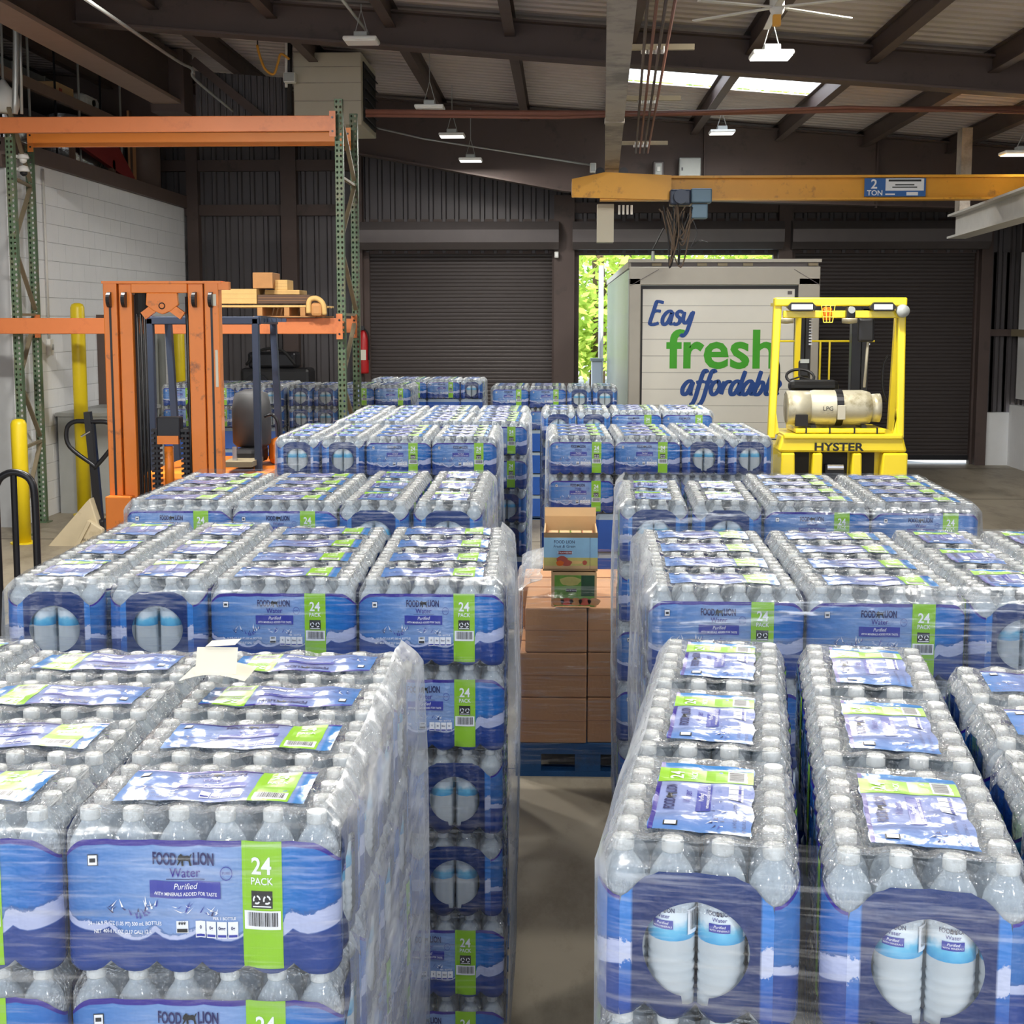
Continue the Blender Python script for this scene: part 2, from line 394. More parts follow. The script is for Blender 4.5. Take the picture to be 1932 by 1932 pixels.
_tc = {}
def text_tris(txt, size, bold=0.0, sx=1.0, shear=0.0, align='CENTER'):
    """lettering as flat triangles in the x,y plane, centred on the origin"""
    key = (txt, size, bold, sx, shear, align)
    if key not in _tc:
        cu = bpy.data.curves.new('lettering', 'FONT'); cu.body = txt; cu.size = size; cu.offset = bold * size; cu.shear = shear
        cu.align_x = align; cu.align_y = 'CENTER'; cu.resolution_u = 3; cu.fill_mode = 'FRONT'
        ob = bpy.data.objects.new('lettering', cu); me = bpy.data.meshes.new_from_object(ob)
        _tc[key] = ([(v.co.x * sx, v.co.y) for v in me.vertices], [tuple(p.vertices) for p in me.polygons])
        bpy.data.objects.remove(ob); bpy.data.curves.remove(cu); bpy.data.meshes.remove(me)
    return _tc[key]
def catmull(pts, n=6, closed=False):
    out = []; P = [Vector(p) for p in pts]; m = len(P)
    for i in range(m if closed else m - 1):
        g = (lambda k: P[k % m]) if closed else (lambda k: P[max(0, min(m - 1, k))])
        p0, p1, p2, p3 = g(i - 1), g(i), g(i + 1), g(i + 2)
        for k in range(n):
            t = k / n
            out.append(0.5 * ((2 * p1) + (p2 - p0) * t + (2 * p0 - 5 * p1 + 4 * p2 - p3) * t * t + (3 * p1 - p0 - 3 * p2 + p3) * t ** 3))
    if not closed: out.append(P[-1])
    return out

# ------------------------------------------------------------------ 24-packs of water
from mathutils import noise as NZ
P, A, B, RC, ZL, PH = 0.065, 0.195, 0.13, 0.0325, 0.196, 0.234
def dipD(z):
    if z < 0.03: return 0.0045 + 0.009 * (1 - max(z, 0) / 0.03) ** 1.5
    if z < ZL: return 0.0045
    return 0.0045 + 0.004 * min(1, (z - ZL) / 0.03)
def dip(t, z): return dipD(z) * (1 - math.sin(math.pi * t)) ** 1.2
def zfoot(t): return 0.016 * (1 - math.sin(math.pi * t)) ** 1.3
def foot(z): return 0.007 * (1 - z / 0.014) ** 2 if z < 0.014 else 0.0
def phase(q, half): return ((q + half) / P) % 1.0
def side_y(x, z):
    t = phase(x, A)
    if abs(x) > A - RC:
        e = min(abs(x) - (A - RC), RC); return -B + RC - math.sqrt(max(0, RC * RC - e * e)) + foot(z)
    return -B + dip(t, z) + foot(z)
def perimeter(k=6):
    """(x, y, nx, ny, phase) counter-clockwise from the front left corner's end side"""
    out = []
    for (cx, cy, a0) in ((-A + RC, -B + RC, math.pi), (A - RC, -B + RC, 1.5 * math.pi), (A - RC, B - RC, 0), (-A + RC, B - RC, 0.5 * math.pi)):
        for i in range(k):
            a = a0 + (math.pi / 2) * i / k
            out.append((cx + RC * math.cos(a), cy + RC * math.sin(a), math.cos(a), math.sin(a), 0.5))
        a = a0 + math.pi / 2; nx, ny = math.cos(a), math.sin(a)
        x0, y0 = cx + RC * nx, cy + RC * ny; tx, ty = -ny, nx
        L = 2 * (A - RC) if abs(ny) > 0.5 else 2 * (B - RC); n = round(L / P) * k
        for i in range(n):
            q = L * i / n; out.append((x0 + tx * q, y0 + ty * q, nx, ny, (0.5 + q / P) % 1.0))
    return out
PERI = perimeter()
def fpt(pt, z, extra=0.0, free=False):
    x, y, nx, ny, t = pt
    zz = z if free else zfoot(t) + (ZL - zfoot(t)) * z / ZL
    q = dip(t, zz) + foot(zz) + extra
    return (x - nx * q, y - ny * q, zz)
class Variant:
    def __init__(self, seed):
        rnd = random.Random(seed); self.rnd = rnd
        self.caps = [(-A + P * (i + .5) + rnd.uniform(-.003, .003) * (0 < i < 5) + (rnd.uniform(0, .003) if i == 0 else rnd.uniform(-.003, 0) if i == 5 else 0), -B + P * (j + .5) + rnd.uniform(-.003, .003) * (0 < j < 3) + (rnd.uniform(0, .003) if j == 0 else rnd.uniform(-.003, 0) if j == 3 else 0), rnd.uniform(-.0035, .0015)) for j in range(4) for i in range(6)]
        self.o = Vector((seed * 3.1, seed, 0))
    def hl(self, x, y): return max(self.h(x, y), 0.3 * self.h(x, y) + 0.7 * (PH - .0005 + .0022 * math.sin(x * 47 + y * 20)))
    def h(self, x, y):
        z = -1
        for (cx, cy, dz) in self.caps:
            d = math.hypot(x - cx, y - cy); z = max(z, PH + dz - 0.30 * max(0, d - 0.0135))
        return z + 0.0016 * NZ.noise(Vector((x * 45, y * 45, 0)) + self.o)
VAR = [Variant(3), Variant(11)]

def mesh_printed(var):
    """the printed lower band of the shrink film: both long sides, the corners, and the ends with their holes"""
    mb = MB(); mb.uv = []
    N = len(PERI); n = len(PERI) // 2
    zs = [0, .004, .009, .016, .03, .055, .08, .11, .14, .165, .186, ZL]
    per = lambda i: PERI[i % N]
    iA = 6 + 30 + 6; iB = 18                    # indices: corner, long side, corner, short side
    for st in (0, iA + iB):
        o = len(mb.v); cnt = iA + 1; vs = []
        for z in zs:
            for i in range(cnt):
                p = per(st + i); ce = max(0, 1 - min(i, cnt - 1 - i) / 6.5); q = fpt(p, z * (1 - .165 * ce * ce * (3 - 2 * ce) * (z / ZL) ** 2)); wob = 0.0012 * NZ.noise(Vector((q[0] * 30, q[1] * 30 + q[2] * 20, q[2] * 40)) + var.o)
                vs.append((q[0] + p[2] * wob, q[1] + p[3] * wob, q[2])); u = (p[0] + A) / (2 * A)
                mb.uv.append((u if st == 0 else 1 - u, z / ZL))
        mb.add(vs, [(j * cnt + i, j * cnt + i + 1, (j + 1) * cnt + i + 1, (j + 1) * cnt + i) for j in range(len(zs) - 1) for i in range(cnt - 1)], 0)
    half = B - RC
    def ztop(y): return ZL - 0.0323 * math.exp(-((abs(y) - 0.0975) / 0.024) ** 2) * (1 if abs(y) < half else 1) + (0.004 if abs(y) < 0.05 else 0)
    T = 72
    for sgn in (1, -1):
        vs = []; K = 6
        for i in range(T):
            a = 2 * math.pi * i / T; ca, sa = math.cos(a), math.sin(a)
            iy, iz = 0.068 * ca, 0.097 + 0.064 * sa
            da = abs((a - 1.5 * math.pi))
            if da < 0.22: iz = 0.030 - 0.014 * (1 - da / 0.22) ** .5; iy = 0.016 * (1 if ca > 0 else -1) * min(1, da / 0.16)
            lo, hi = 0.0, 0.3
            for _ in range(22):
                m = (lo + hi) / 2; yy, zz = m * ca, 0.097 + m * sa
                if abs(yy) < half and 0.0 < zz < ztop(yy): lo = m
                else: hi = m
            oy, oz = lo * ca, 0.097 + lo * sa
            for k in range(K + 1):
                f = k / K; y = iy + (oy - iy) * f; z = iz + (oz - iz) * f
                t = phase(y, B); q = dip(t, z) + foot(z); zf = zfoot(t) * max(0, 1 - z / 0.05)
                vs.append((sgn * (A - q + 0.0004), y * sgn, z + zf)); mb.uv.append(((y + B) / (2 * B), z / ZL))
        fs = [(i * (K + 1) + k, i * (K + 1) + k + 1, ((i + 1) % T) * (K + 1) + k + 1, ((i + 1) % T) * (K + 1) + k) for i in range(T) for k in range(K)]
        mb.add(vs, [tuple(reversed(q)) for q in fs] if sgn < 0 else fs, 1)
    return mb
def mesh_clear(var):
    """the clear upper film: shoulders drawn in to the caps, then the sheet tented over the caps"""
    mb = MB(); N = len(PERI)
    hs_ = PH - ZL; lev = [(ZL - .05, 0.0015), (ZL - .02, 0.001), (ZL, 0.0015), (ZL + hs_ * .2, 0.004), (ZL + hs_ * .42, 0.0085), (ZL + hs_ * .62, 0.013), (ZL + hs_ * .78, 0.0165)]
    vs = []
    for (z, q) in lev:
        for p in PERI:
            v = fpt(p, z - 0.004 * (1 - math.sin(math.pi * p[4])) * max(0, (z - ZL) / .045), q, True)
            wob = 0.0022 * NZ.noise(Vector((v[0] * 60, v[1] * 60, v[2] * 30)) + var.o) * (1 if z > ZL else 0.3)
            vs.append((v[0] + p[2] * wob, v[1] + p[3] * wob, v[2]))
    for p in PERI:
        ins = 0.0185; x, y = p[0] - p[2] * ins, p[1] - p[3] * ins; vs.append((x, y, var.h(x, y) - 0.0005))
    mb.add(vs, [(j * N + i, j * N + (i + 1) % N, (j + 1) * N + (i + 1) % N, (j + 1) * N + i) for j in range(len(lev)) for i in range(N)])
    ax, ay = A - 0.0185, B - 0.0185
    def g(u, v):
        x, y = -ax + 2 * ax * u, -ay + 2 * ay * v
        ex, ey = max(0, abs(x) - (ax - 0.014)), max(0, abs(y) - (ay - 0.014)); d = math.hypot(ex, ey)
        if d > 0.014: k = 0.014 / d; x = math.copysign(ax - 0.014 + ex * k, x); y = math.copysign(ay - 0.014 + ey * k, y)
        return (x, y, var.h(x, y))
    mb.grid(g, 40, 26); return mb
TLX, TLY = 0.138, 0.068
def mesh_top_label(var):
    mb = MB(); mb.uv = []
    nu, nv = 34, 14
    for j in range(nv + 1):
        for i in range(nu + 1): mb.uv.append((i / nu, j / nv))
    mb.grid(lambda u, v: (-TLX + 2 * TLX * u, -TLY + 2 * TLY * v + 0.002 * math.sin(u * 19), var.hl(-TLX + 2 * TLX * u, -TLY + 2 * TLY * v) + 0.0012), nu, nv)
    return mb
LION = [(-1, .1), (-.8, .55), (-.45, .8), (-.2, .55), (.1, .5), (.5, .55), (.75, .4), (1.0, .75), (1.1, .7), (.85, .2), (.9, -.3), (1.05, -.8), (.75, -.8), (.6, -.2), (.2, -.1), (-.15, -.15), (-.1, -.8), (-.4, -.8), (-.45, -.1), (-.75, -.5), (-.95, -.75), (-1.05, -.6), (-.8, -.15)]
class Print:
    """flat print laid on a film surface: place(a, b, lift) maps print coordinates to the surface"""
    MATS = ['ink_lime', 'ink_white', 'ink_black', 'ink_navy', 'ink_banner', 'ink_purple', 'ink_sky']
    def __init__(self, place): self.mb = MB(); self.pl = place
    def rect(self, x0, x1, z0, z1, m, lift=.0006, nu=4, nv=2):
        self.mb.m = m; self.mb.grid(lambda u, v: self.pl(x0 + (x1 - x0) * u, z0 + (z1 - z0) * v, lift), nu, nv)
    def text(self, s_, x, z, size, m, lift=.0014, bold=0.0, sx=1.0, shear=0.0, align='CENTER'):
        vs, fs = text_tris(s_, size, bold, sx, shear, align); self.mb.m = m
        self.mb.add([self.pl(x + a, z + b, lift) for a, b in vs], fs)
    def poly(self, pts, m, lift=.0014): self.mb.m = m; self.mb.add([self.pl(a, b, lift) for a, b in pts], [tuple(range(len(pts)))])
    def ring(self, x, z, r0, r1, m, lift=.0014, a0=0, a1=2 * math.pi, n=12):
        self.mb.m = m; vs = []
        for i in range(n + 1):
            a = a0 + (a1 - a0) * i / n
            vs += [self.pl(x + r0 * math.cos(a), z + r0 * math.sin(a), lift), self.pl(x + r1 * math.cos(a), z + r1 * math.sin(a), lift)]
        self.mb.add(vs, [(2 * i, 2 * i + 1, 2 * i + 3, 2 * i + 2) for i in range(n)])
    def logo(self, x, z, k=1.0, m=3):
        self.text('FOOD', x - .0285 * k, z, .0205 * k, m, bold=.03, sx=.60); self.text('LION', x + .0265 * k, z, .0205 * k, m, bold=.03, sx=.64)
        self.poly([(x + .0095 * k * a, z + .0095 * k * b) for a, b in LION], 2)
    def barcode(self, x0, x1, z0, z1):
        self.rect(x0, x1, z0, z1, 1, .001); rnd = random.Random(4); x = x0 + .004
        while x < x1 - .005:
            wd = rnd.choice((.0005, .0008, .0014)); self.rect(x, x + wd, z0 + (z1 - z0) * .18, z1 - (z1 - z0) * .08, 2, .0016, 1, 1); x += wd + rnd.choice((.0006, .001))
def side_print(sgn): return Print(lambda x, z, l: (sgn * x, sgn * (side_y(x, z * KZ) - l), z * KZ))
KZ = ZL / .165
def mesh_stripe():
    pr = side_print(1); pr.rect(.0605, .117, .009, .1653, 0, .0011, 12, 24); return pr.mb
def mesh_label_print():
    mb = MB()
    for sgn in (1, -1):
        pr = side_print(sgn); pr.mb = mb; base_ = pr.pl; pr.pl = lambda x, z, l, f=base_: f(x, z, l + .0009)
        pr.text('24', .0885, .1345, .029, 1, bold=.02); pr.text('PACK', .0885, .1165, .0125, 1, bold=.01)
        pr.rect(.0735, .1035, .0835, .105, 2, .0011); 
        for cx in (.0812, .0958):
            for k in range(3): pr.ring(cx, .0945, .0034, .0056, 1, .002, k * 2.094, k * 2.094 + 1.5, 5)
        pr.rect(.0755, .1015, .0853, .0868, 1, .002, 1, 1)
        pr.barcode(.063, .1145, .0575, .0805)
        pr.logo(-.0195, .142); pr.text('Water', -.0195, .1255, .0165, 5, bold=.005, sx=.95)
        pr.rect(-.046, .008, .1175, .1183, 3, .001)
        pr.rect(-.070, .0305, .0945, .1155, 4, .0009, 10, 2)
        pr.text('Purified', -.0195, .1092, .0105, 1, .0018, shear=.25); pr.text('WITH MINERALS ADDED FOR TASTE', -.0195, .0998, .0061, 1, .0018, bold=.012, sx=.9)
        pr.ring(.039, .126, .0078, .0088, 4); pr.text('PURE', .039, .1262, .005, 4)
        pr.rect(-.156, -.142, .133, .147, 2, .0008, 1, 1); pr.rect(-.155, -.143, .134, .146, 1, .0014, 1, 1); pr.rect(-.153, -.145, .1375, .1425, 2, .002, 1, 1)
        pr.text('24 - 16.9 FL OZ (1.05 PT) 500 mL BOTTLES', -.158, .0625, .0066, 1, bold=.012, align='LEFT', sx=.86)
        pr.text('NET 405.6 FL OZ (3.17 GAL) 12 L', -.150, .0525, .0066, 1, bold=.012, align='LEFT', sx=.86)
        pr.rect(-.033, -.0165, .052, .067, 1, .0009, 2, 1); pr.rect(-.032, -.0175, .053, .0575, 2, .0015, 2, 1); pr.text('***', -.0247, .0625, .0085, 2, .0016, bold=.02)
        pr.text('PER 1 BOTTLE', .035, .0705, .0052, 1, bold=.015)
        for k in range(4):
            x0 = -.0065 + k * .0155; pr.rect(x0, x0 + .0138, .046, .0665, 1, .0009, 2, 2); pr.rect(x0 + .001, x0 + .0128, .0475, .0505, 4, .0015, 2, 1); pr.text(['0', '0g', '0mg', '0g'][k], x0 + .0069, .0585, .0058, 3, .0016, bold=.02)
        rnd = random.Random(5)
        for (cx, cz) in ((-.118, .080), (-.066, .083), (-.022, .080), (-.085, .074), (.012, .078)):
            for _ in range(9):
                a = rnd.uniform(0.3, 2.8); L = rnd.uniform(.004, .014); x, z = cx + rnd.uniform(-.013, .013), cz + rnd.uniform(-.006, .003)
                pr.poly([(x, z), (x + .0028, z + .0008), (x + L * math.cos(a), z + L * math.sin(a))], rnd.choice((1, 3, 4, 1)), .0007)
    return mb
def mesh_top_print(var):
    pr = Print(lambda x, y, l: (x, y, var.hl(x, y) + .0012 + l))
    W2, H2 = 2 * TLX, 2 * TLY; X = lambda u: -TLX + W2 * u; Y = lambda v: -TLY + H2 * v
    pr.rect(X(.70), X(.915), Y(0), Y(1), 0, .0006, 8, 10)
    pr.rect(X(0), X(.70), Y(.955), Y(1), 5, .0006, 20, 1); pr.rect(X(.915), X(1), Y(.955), Y(1), 5, .0006, 4, 1)
    pr.logo(X(.47), Y(.83)); pr.text('Water', X(.47), Y(.66), .0165, 5, sx=.95)
    pr.rect(X(.29), X(.65), Y(.42), Y(.57), 4, .0008, 12, 3); pr.text('Purified', X(.47), Y(.52), .0095, 1, .0018, shear=.25); pr.text('WITH MINERALS ADDED FOR TASTE', X(.47), Y(.45), .0052, 1, .0018, bold=.012)
    pr.text('24', X(.81), Y(.80), .027, 1, bold=.02); pr.text('PACK', X(.81), Y(.62), .0125, 1, bold=.01)
    pr.barcode(X(.72), X(.90), Y(.06), Y(.27))
    for k in range(4): x0 = X(.44) + k * .0155; pr.rect(x0, x0 + .0138, Y(.10), Y(.25), 1, .0008, 2, 2); pr.rect(x0 + .001, x0 + .0128, Y(.12), Y(.15), 4, .0014, 2, 1)
    pr.text('24 - 16.9 FL OZ (1.05 PT) 500 mL BOTTLES', X(.03), Y(.17), .0066, 3, align='LEFT', sx=.8); pr.text('NET 405.6 FL OZ (3.17 GAL) 12 L', X(.03), Y(.08), .0066, 3, align='LEFT', sx=.8)
    rnd = random.Random(9)
    for _ in range(26):
        a = rnd.uniform(0, 3.1); L = rnd.uniform(.004, .013); x, z = X(rnd.uniform(.05, .45)), Y(rnd.uniform(.26, .40))
        pr.poly([(x, z), (x + .003, z + .001), (x + L * math.cos(a), z + L * math.sin(a))], rnd.choice((3, 4, 1)), .0008)
    pr.rect(X(.05), X(.10), Y(.72), Y(.86), 2, .0008, 1, 1); pr.rect(X(.055), X(.095), Y(.735), Y(.845), 1, .0014, 1, 1)
    return pr.mb
def bottle_profile(ribs=True):
    pr = [(.020, .001), (.0285, .004), (.0308, .012), (.0312, .022)]
    z = .026
    while ribs and z < .086: pr += [(.0312, z), (.0294, z + .004), (.0312, z + .008)]; z += .0125
    return pr + [(.0312, .098), (.0313, .1005), (.0313, .148), (.0313, .160), (.0308, .170), (.0288, .178), (.0240, .187), (.0180, .195), (.0138, .201), (.0130, .207)]
KB = PH / .2225
CAPP = [(.0136, .205), (.0143, .2065), (.0143, .2175), (.0135, .2205), (.010, .2212), (0, .2206)]
def mesh_bottle(seg, cap=False, ribs=True, mb=None, c=(0, 0, 0), low=None):
    mb = mb or MB(); pr = [(r_ * .975, z_ * KB) for r_, z_ in bottle_profile(ribs)]
    if low is not None: pr = [q for q in pr if q[1] > low]
    mb.lathe(pr, c, seg, mis=[1 if (pr[i][1] >= .1004 * KB and pr[i + 1][1] <= .1481 * KB) else 0 for i in range(len(pr) - 1)])
    if cap: mb.lathe([(r_, z_ * KB) for r_, z_ in CAPP], c, seg, mis=[2] * (len(CAPP) - 1))
    return mb
BM = ['bottle_clear', 'bottle_label', 'cap']
def bottle_print_mesh():
    pr = Print(lambda x, z, l: (math.sin(x / .0316) * (.0316 + l), -math.cos(x / .0316) * (.0316 + l), (z - .0105) * KB))
    pr.text('FOOD', -.0088, .1500, .0082, 3, .0002, bold=.012, sx=.8); pr.text('LION', .0084, .1500, .0082, 3, .0002, bold=.012, sx=.8)
    pr.poly([(.0038 * a, .150 + .0038 * b) for a, b in LION], 2, .0002)
    pr.text('Water', 0, .1425, .0072, 5, .0002); pr.rect(-.014, .014, .1265, .1375, 4, .0002, 6, 1); pr.text('Purified', 0, .1340, .0050, 1, .0005, shear=.25); pr.text('WITH MINERALS', 0, .1295, .0034, 1, .0005)
    pr.barcode(.034, .062, .118, .150)
    return pr.mb

SHARED = {}
def shared(key, mk, name, mats, smooth=True):
    """one mesh datablock for all alike pieces"""
    if key not in SHARED:
        o = mk().build(name, mats, smooth=smooth); SHARED[key] = o.data; bpy.data.objects.remove(o)
    return SHARED[key]
def piece(name, me, parent, loc=(0, 0, 0), rz=0.0, kind=None):
    o = bpy.data.objects.new(name, me); COL.objects.link(o); o.location = loc; o.rotation_euler = (0, 0, rz); o.parent = parent
    KIDS.setdefault(parent, []).append(o)
    if kind: o['kind'] = kind
    return o
def make_pack(vi, level):
    var = VAR[vi]; root = empty('water_pack')
    pf = piece('printed_film', shared(('pf', vi), lambda: mesh_printed(var), 'printed_film', ['print_side', 'print_end']), root); pf['label'] = 'blue printed film band with round end holes'
    lp = piece('label_print', shared('lp', mesh_label_print, 'label_print', Print.MATS, False), pf); lp['kind'] = 'stuff'; lp['label'] = 'lettering and printed marks'
    for rz_ in ((0, math.pi) if level != 'far' else (0,)): piece('stripe', shared('stp', mesh_stripe, 'stripe', Print.MATS, False), pf, (0, 0, 0), rz_)['label'] = 'lime green stripe'
    piece('clear_film', shared(('cf', vi), lambda: mesh_clear(var), 'clear_film', 'shrink_film'), root)['label'] = 'clear shrink film over the bottle caps'
    if level != 'low':
        tl = piece('top_label', shared(('tl', vi), lambda: mesh_top_label(var), 'top_label', 'print_top'), root); tl['label'] = 'pale blue label panel on the top film'
        piece('label_print', shared(('tp', vi), lambda: mesh_top_print(var), 'top_print', Print.MATS, False), tl, kind='stuff')
    if level in ('near', 'mid'):
        body = shared('nb', lambda: mesh_bottle(20), 'bottle', BM) if level == 'near' else shared('mbt', lambda: mesh_bottle(12, True, False), 'bottle', BM)
        cap = shared('cap', lambda: MB().lathe([(r_, z_ * KB) for r_, z_ in CAPP], seg=20), 'cap', 'cap')
        bpm = shared('bpm', bottle_print_mesh, 'bottle_print', Print.MATS, False)
        rnd = random.Random(vi + 40)
        for k, (x, y, dz) in enumerate(var.caps):
            b = piece('bottle', body, root, (x, y, dz * .5), rnd.uniform(-3.1, 3.1))
            if level == 'near':
                piece('cap', cap, b)
                if k % 6 in (0, 5): b.rotation_euler[2] = (math.pi / 2 if k % 6 == 5 else -math.pi / 2) + rnd.uniform(-.5, .5); piece('label_print', bpm, b, kind='stuff')
    else:
        def many():
            mb = MB()
            for (x, y, dz) in var.caps: mesh_bottle(8, True, False, mb, (x, y, dz * .5), None)
            return mb
        piece('bottles', shared(('many', vi, level), many, 'bottles', BM), root, kind='stuff')['label'] = 'clear capped water bottles inside the pack'
    return root
PROTO = {}
def pack(vi, level, loc, rz, label):
    key = (vi, level)
    if key not in PROTO: o = PROTO[key] = make_pack(vi, level)
    else: o = copy_tree(PROTO[key])
    o.location = loc; o.rotation_euler = (0, 0, rz)
    return tag(o, label, 'water pack', '24-packs of bottled water stacked on pallets')

def project(v):
    q = CM.transposed() @ (Vector(v) - Vector((0, 0, CAM_H)))
    return (966 + F_PX * q.x / -q.z, PY0 - F_PX * q.y / -q.z) if q.z < -0.05 else (-9999, -9999)
REST = MB()
def rest_pack(mat4):
    """a hidden pack in simple form: blue band below, clear shoulders above"""
    pts = [(-A + .02, -B), (A - .02, -B), (A, -B + .02), (A, B - .02), (A - .02, B), (-A + .02, B), (-A, B - .02), (-A, -B + .02)]
    lv = [(1, 0.003), (1, ZL), (.9, PH - .006)]; vs = []
    for (k, z) in lv: vs += [mat4 @ Vector((x * k, y * k, z)) for x, y in pts]
    REST.add(vs[:16], [(i, (i + 1) % 8, 8 + (i + 1) % 8, 8 + i) for i in range(8)], 0)
    REST.add(vs[8:], [(i, (i + 1) % 8, 8 + (i + 1) % 8, 8 + i) for i in range(8)] + [tuple(range(8, 16))], 1)
ORD = ['first', 'second', 'third', 'fourth', 'fifth', 'sixth']
LAYN = ['top', 'second', 'third', 'fourth', 'fifth', 'bottom']
NPACK = [0]
def make_pallet(mat, loc, rz, wx, dy, h, label):
    t = thing('shipping_pallet', label, 'pallet', loc, rz, 'pallets under the goods')
    q_ = h * .16; n = 7; bw = 0.1
    for i in range(n):
        y = bw / 2 + (dy - bw) * i / (n - 1); MB().box(0, wx, y - bw / 2, y + bw / 2, h - q_, h).build('deck_board', mat, t)
    for i in range(3):
        y = 0.05 + (dy - .1) * i / 2
        MB().box(0, wx, y - .05, y + .05, h - 2 * q_, h - q_ - .0005).build('stringer_board', mat, t)
        for j in range(3):
            x = 0.06 + (wx - .12) * j / 2; MB().box(x - .06, x + .06, y - .05, y + .05, q_ + .0005, h - 2 * q_ - .0005).build('block', mat, t)
        MB().box(0, wx, y - .05, y + .05, 0.0, q_).build('bottom_board', mat, t)
    return t
def wrap_mesh(W, D, z0, z1, amp, seed, off=.005, nl=16, cap=0.03, bul=0.0):
    mb = MB(); r = .045; pts = []
    for (cx, cy, a0, L) in ((r, r, math.pi, W - 2 * r), (W - r, r, 1.5 * math.pi, D - 2 * r), (W - r, D - r, 0, W - 2 * r), (r, D - r, .5 * math.pi, D - 2 * r)):
        for i in range(5): a = a0 + math.pi / 2 * i / 5; pts.append((cx + (r + off) * math.cos(a), cy + (r + off) * math.sin(a), math.cos(a), math.sin(a)))
        a = a0 + math.pi / 2; nx, ny = math.cos(a), math.sin(a); n = 26
        for i in range(n):
            q = L * i / n; pts.append((cx + (r + off) * nx - ny * q, cy + (r + off) * ny + nx * q, nx, ny))
    N = len(pts); vs = []
    for j in range(nl + 1):
        f = j / nl; z = z0 + (z1 - z0) * f; ins = 0.0; zz = z
        if j >= nl - 3: k = (j - (nl - 3)) / 3; ins = cap * k ** 1.5; zz = z1 - (PH - ZL + .006) * (1 - k) ; 
        else: zz = z0 + (z1 - (PH - ZL + .006) - z0) * (j / (nl - 3))
        for i, (x, y, nx, ny) in enumerate(pts):
            q = Vector((x * 5 + y * 2.3, y * 5, zz * 3.3)) + Vector((seed * 7.7, 0, 0))
            a = amp * (NZ.noise(q) + .5 * NZ.noise(q * 2.7)) + bul * math.sin(math.pi * min(1, f)) * abs(nx) ** 2 - ins
            if j == nl: zz2 = zz + .004 * NZ.noise(Vector((x * 14, y * 14, seed)))
            else: zz2 = zz
            vs.append((x + nx * a, y + ny * a, zz2))
    fs = []; mi = []
    for j in range(nl):
        for i in range(N): fs.append((j * N + i, j * N + (i + 1) % N, (j + 1) * N + (i + 1) % N, (j + 1) * N + i)); mi.append(1 if abs(pts[i][2]) > .6 else 0)
    mb.add(vs, fs); mb.mi = mi
    return mb
def stack(desc, X, Y, yaw, zl, cols, depth, level, low=(), px=True, pallet_mat='blue_pallet', wrap=True, amp=.007, flips=(), wlabel=None, bul=.012, corner='FL', seed=1, ps=.245, pe=.36, we=.275, wm_='stretch_wrap'):
    """one wrapped pallet load, six layers of 24-packs; X, Y is its front corner"""
    if px: q = atz(X, Y, zl); X, Y = q.x, q.y
    base = zl - ZL - 5 * PH
    wd = {'S': .397, 'E': we}; W = sum(wd[c] for c in cols); nS, nE = depth
    D = max(nS * ps if 'S' in cols else 0, nE * pe if 'E' in cols else 0)
    o = Matrix.Translation((X, Y, 0)) @ Matrix.Rotation(yaw, 4, 'Z')
    if corner == 'FR': o = o @ Matrix.Translation((-W, 0, 0))
    rnd = random.Random(seed * 13 + 1)
    make_pallet(pallet_mat, o.translation, yaw, W, D, base - .002, 'wooden pallet carrying water packs, ' + desc)
    for lay in range(6):
        cs = cols if lay in (0, 1, 4, 5) else cols[::-1]; x = 0
        for ci, c in enumerate(cs):
            n = nS if c == 'S' else nE; pit = ps if c == 'S' else pe
            for r in range(n):
                lx, ly = x + wd[c] / 2, pit * (r + .5)
                loc = o @ Vector((lx, ly, base + (5 - lay) * PH)); rz = yaw + (math.pi / 2 if c == 'E' else 0)
                if lay == 0 and (ci, r) in flips: rz += math.pi
                rz += rnd.uniform(-.012, .012)
                q = [project(loc + Vector((dx, dy, .2))) for dx in (-.2, .2) for dy in (-.2, .2)]
                inview = any(-20 < a < 1952 and -20 < b < 2000 for a, b in q)
                last = ci == len(cs) - 1
                want = lay == 0 or any(lay in ls and ((sd == 'R' and last) or (sd == 'L' and ci == 0) or (sd == 'F' and r == 0)) for sd, ls in low)
                if want and (inview or lay == 0):
                    lab = f'24-pack of bottled water, {ORD[r]} row, {ORD[ci]} column, {LAYN[lay]} layer, {desc}'
                    po = pack(rnd.randrange(2), (level if inview else 'far') if lay == 0 else ('mid' if level == 'near' and r < 2 else 'low'), loc, rz, lab); NPACK[0] += 1
                    po.scale = (1, min(1, ps / .264), 1) if c == 'S' else (min(1, pe / .396), 1, 1)
                else: rest_pack(Matrix.Translation(loc) @ Matrix.Rotation(rz, 4, 'Z'))
            x += wd[c]
    if wrap:
        gi = (we - 2 * B) / 2 * ('E' in cols)
        wm = wrap_mesh(W - gi, D, .03, base + 6 * PH + .004, amp, seed, bul=bul).build('stretch_wrap', [wm_, 'stretch_wrap_loose'], smooth=True)
        wm.matrix_world = o @ Matrix.Translation((gi if cols[0] == 'E' else 0, 0, 0)); tag(wm, wlabel or ('clear stretch wrap around water packs, ' + desc), 'plastic wrap', 'stretch wrap around the pallet loads')
    return o, W, D
pm('pack_blue', s(48, 92, 176), 0.25); pm('pack_pale', s(150, 164, 178), 0.2)

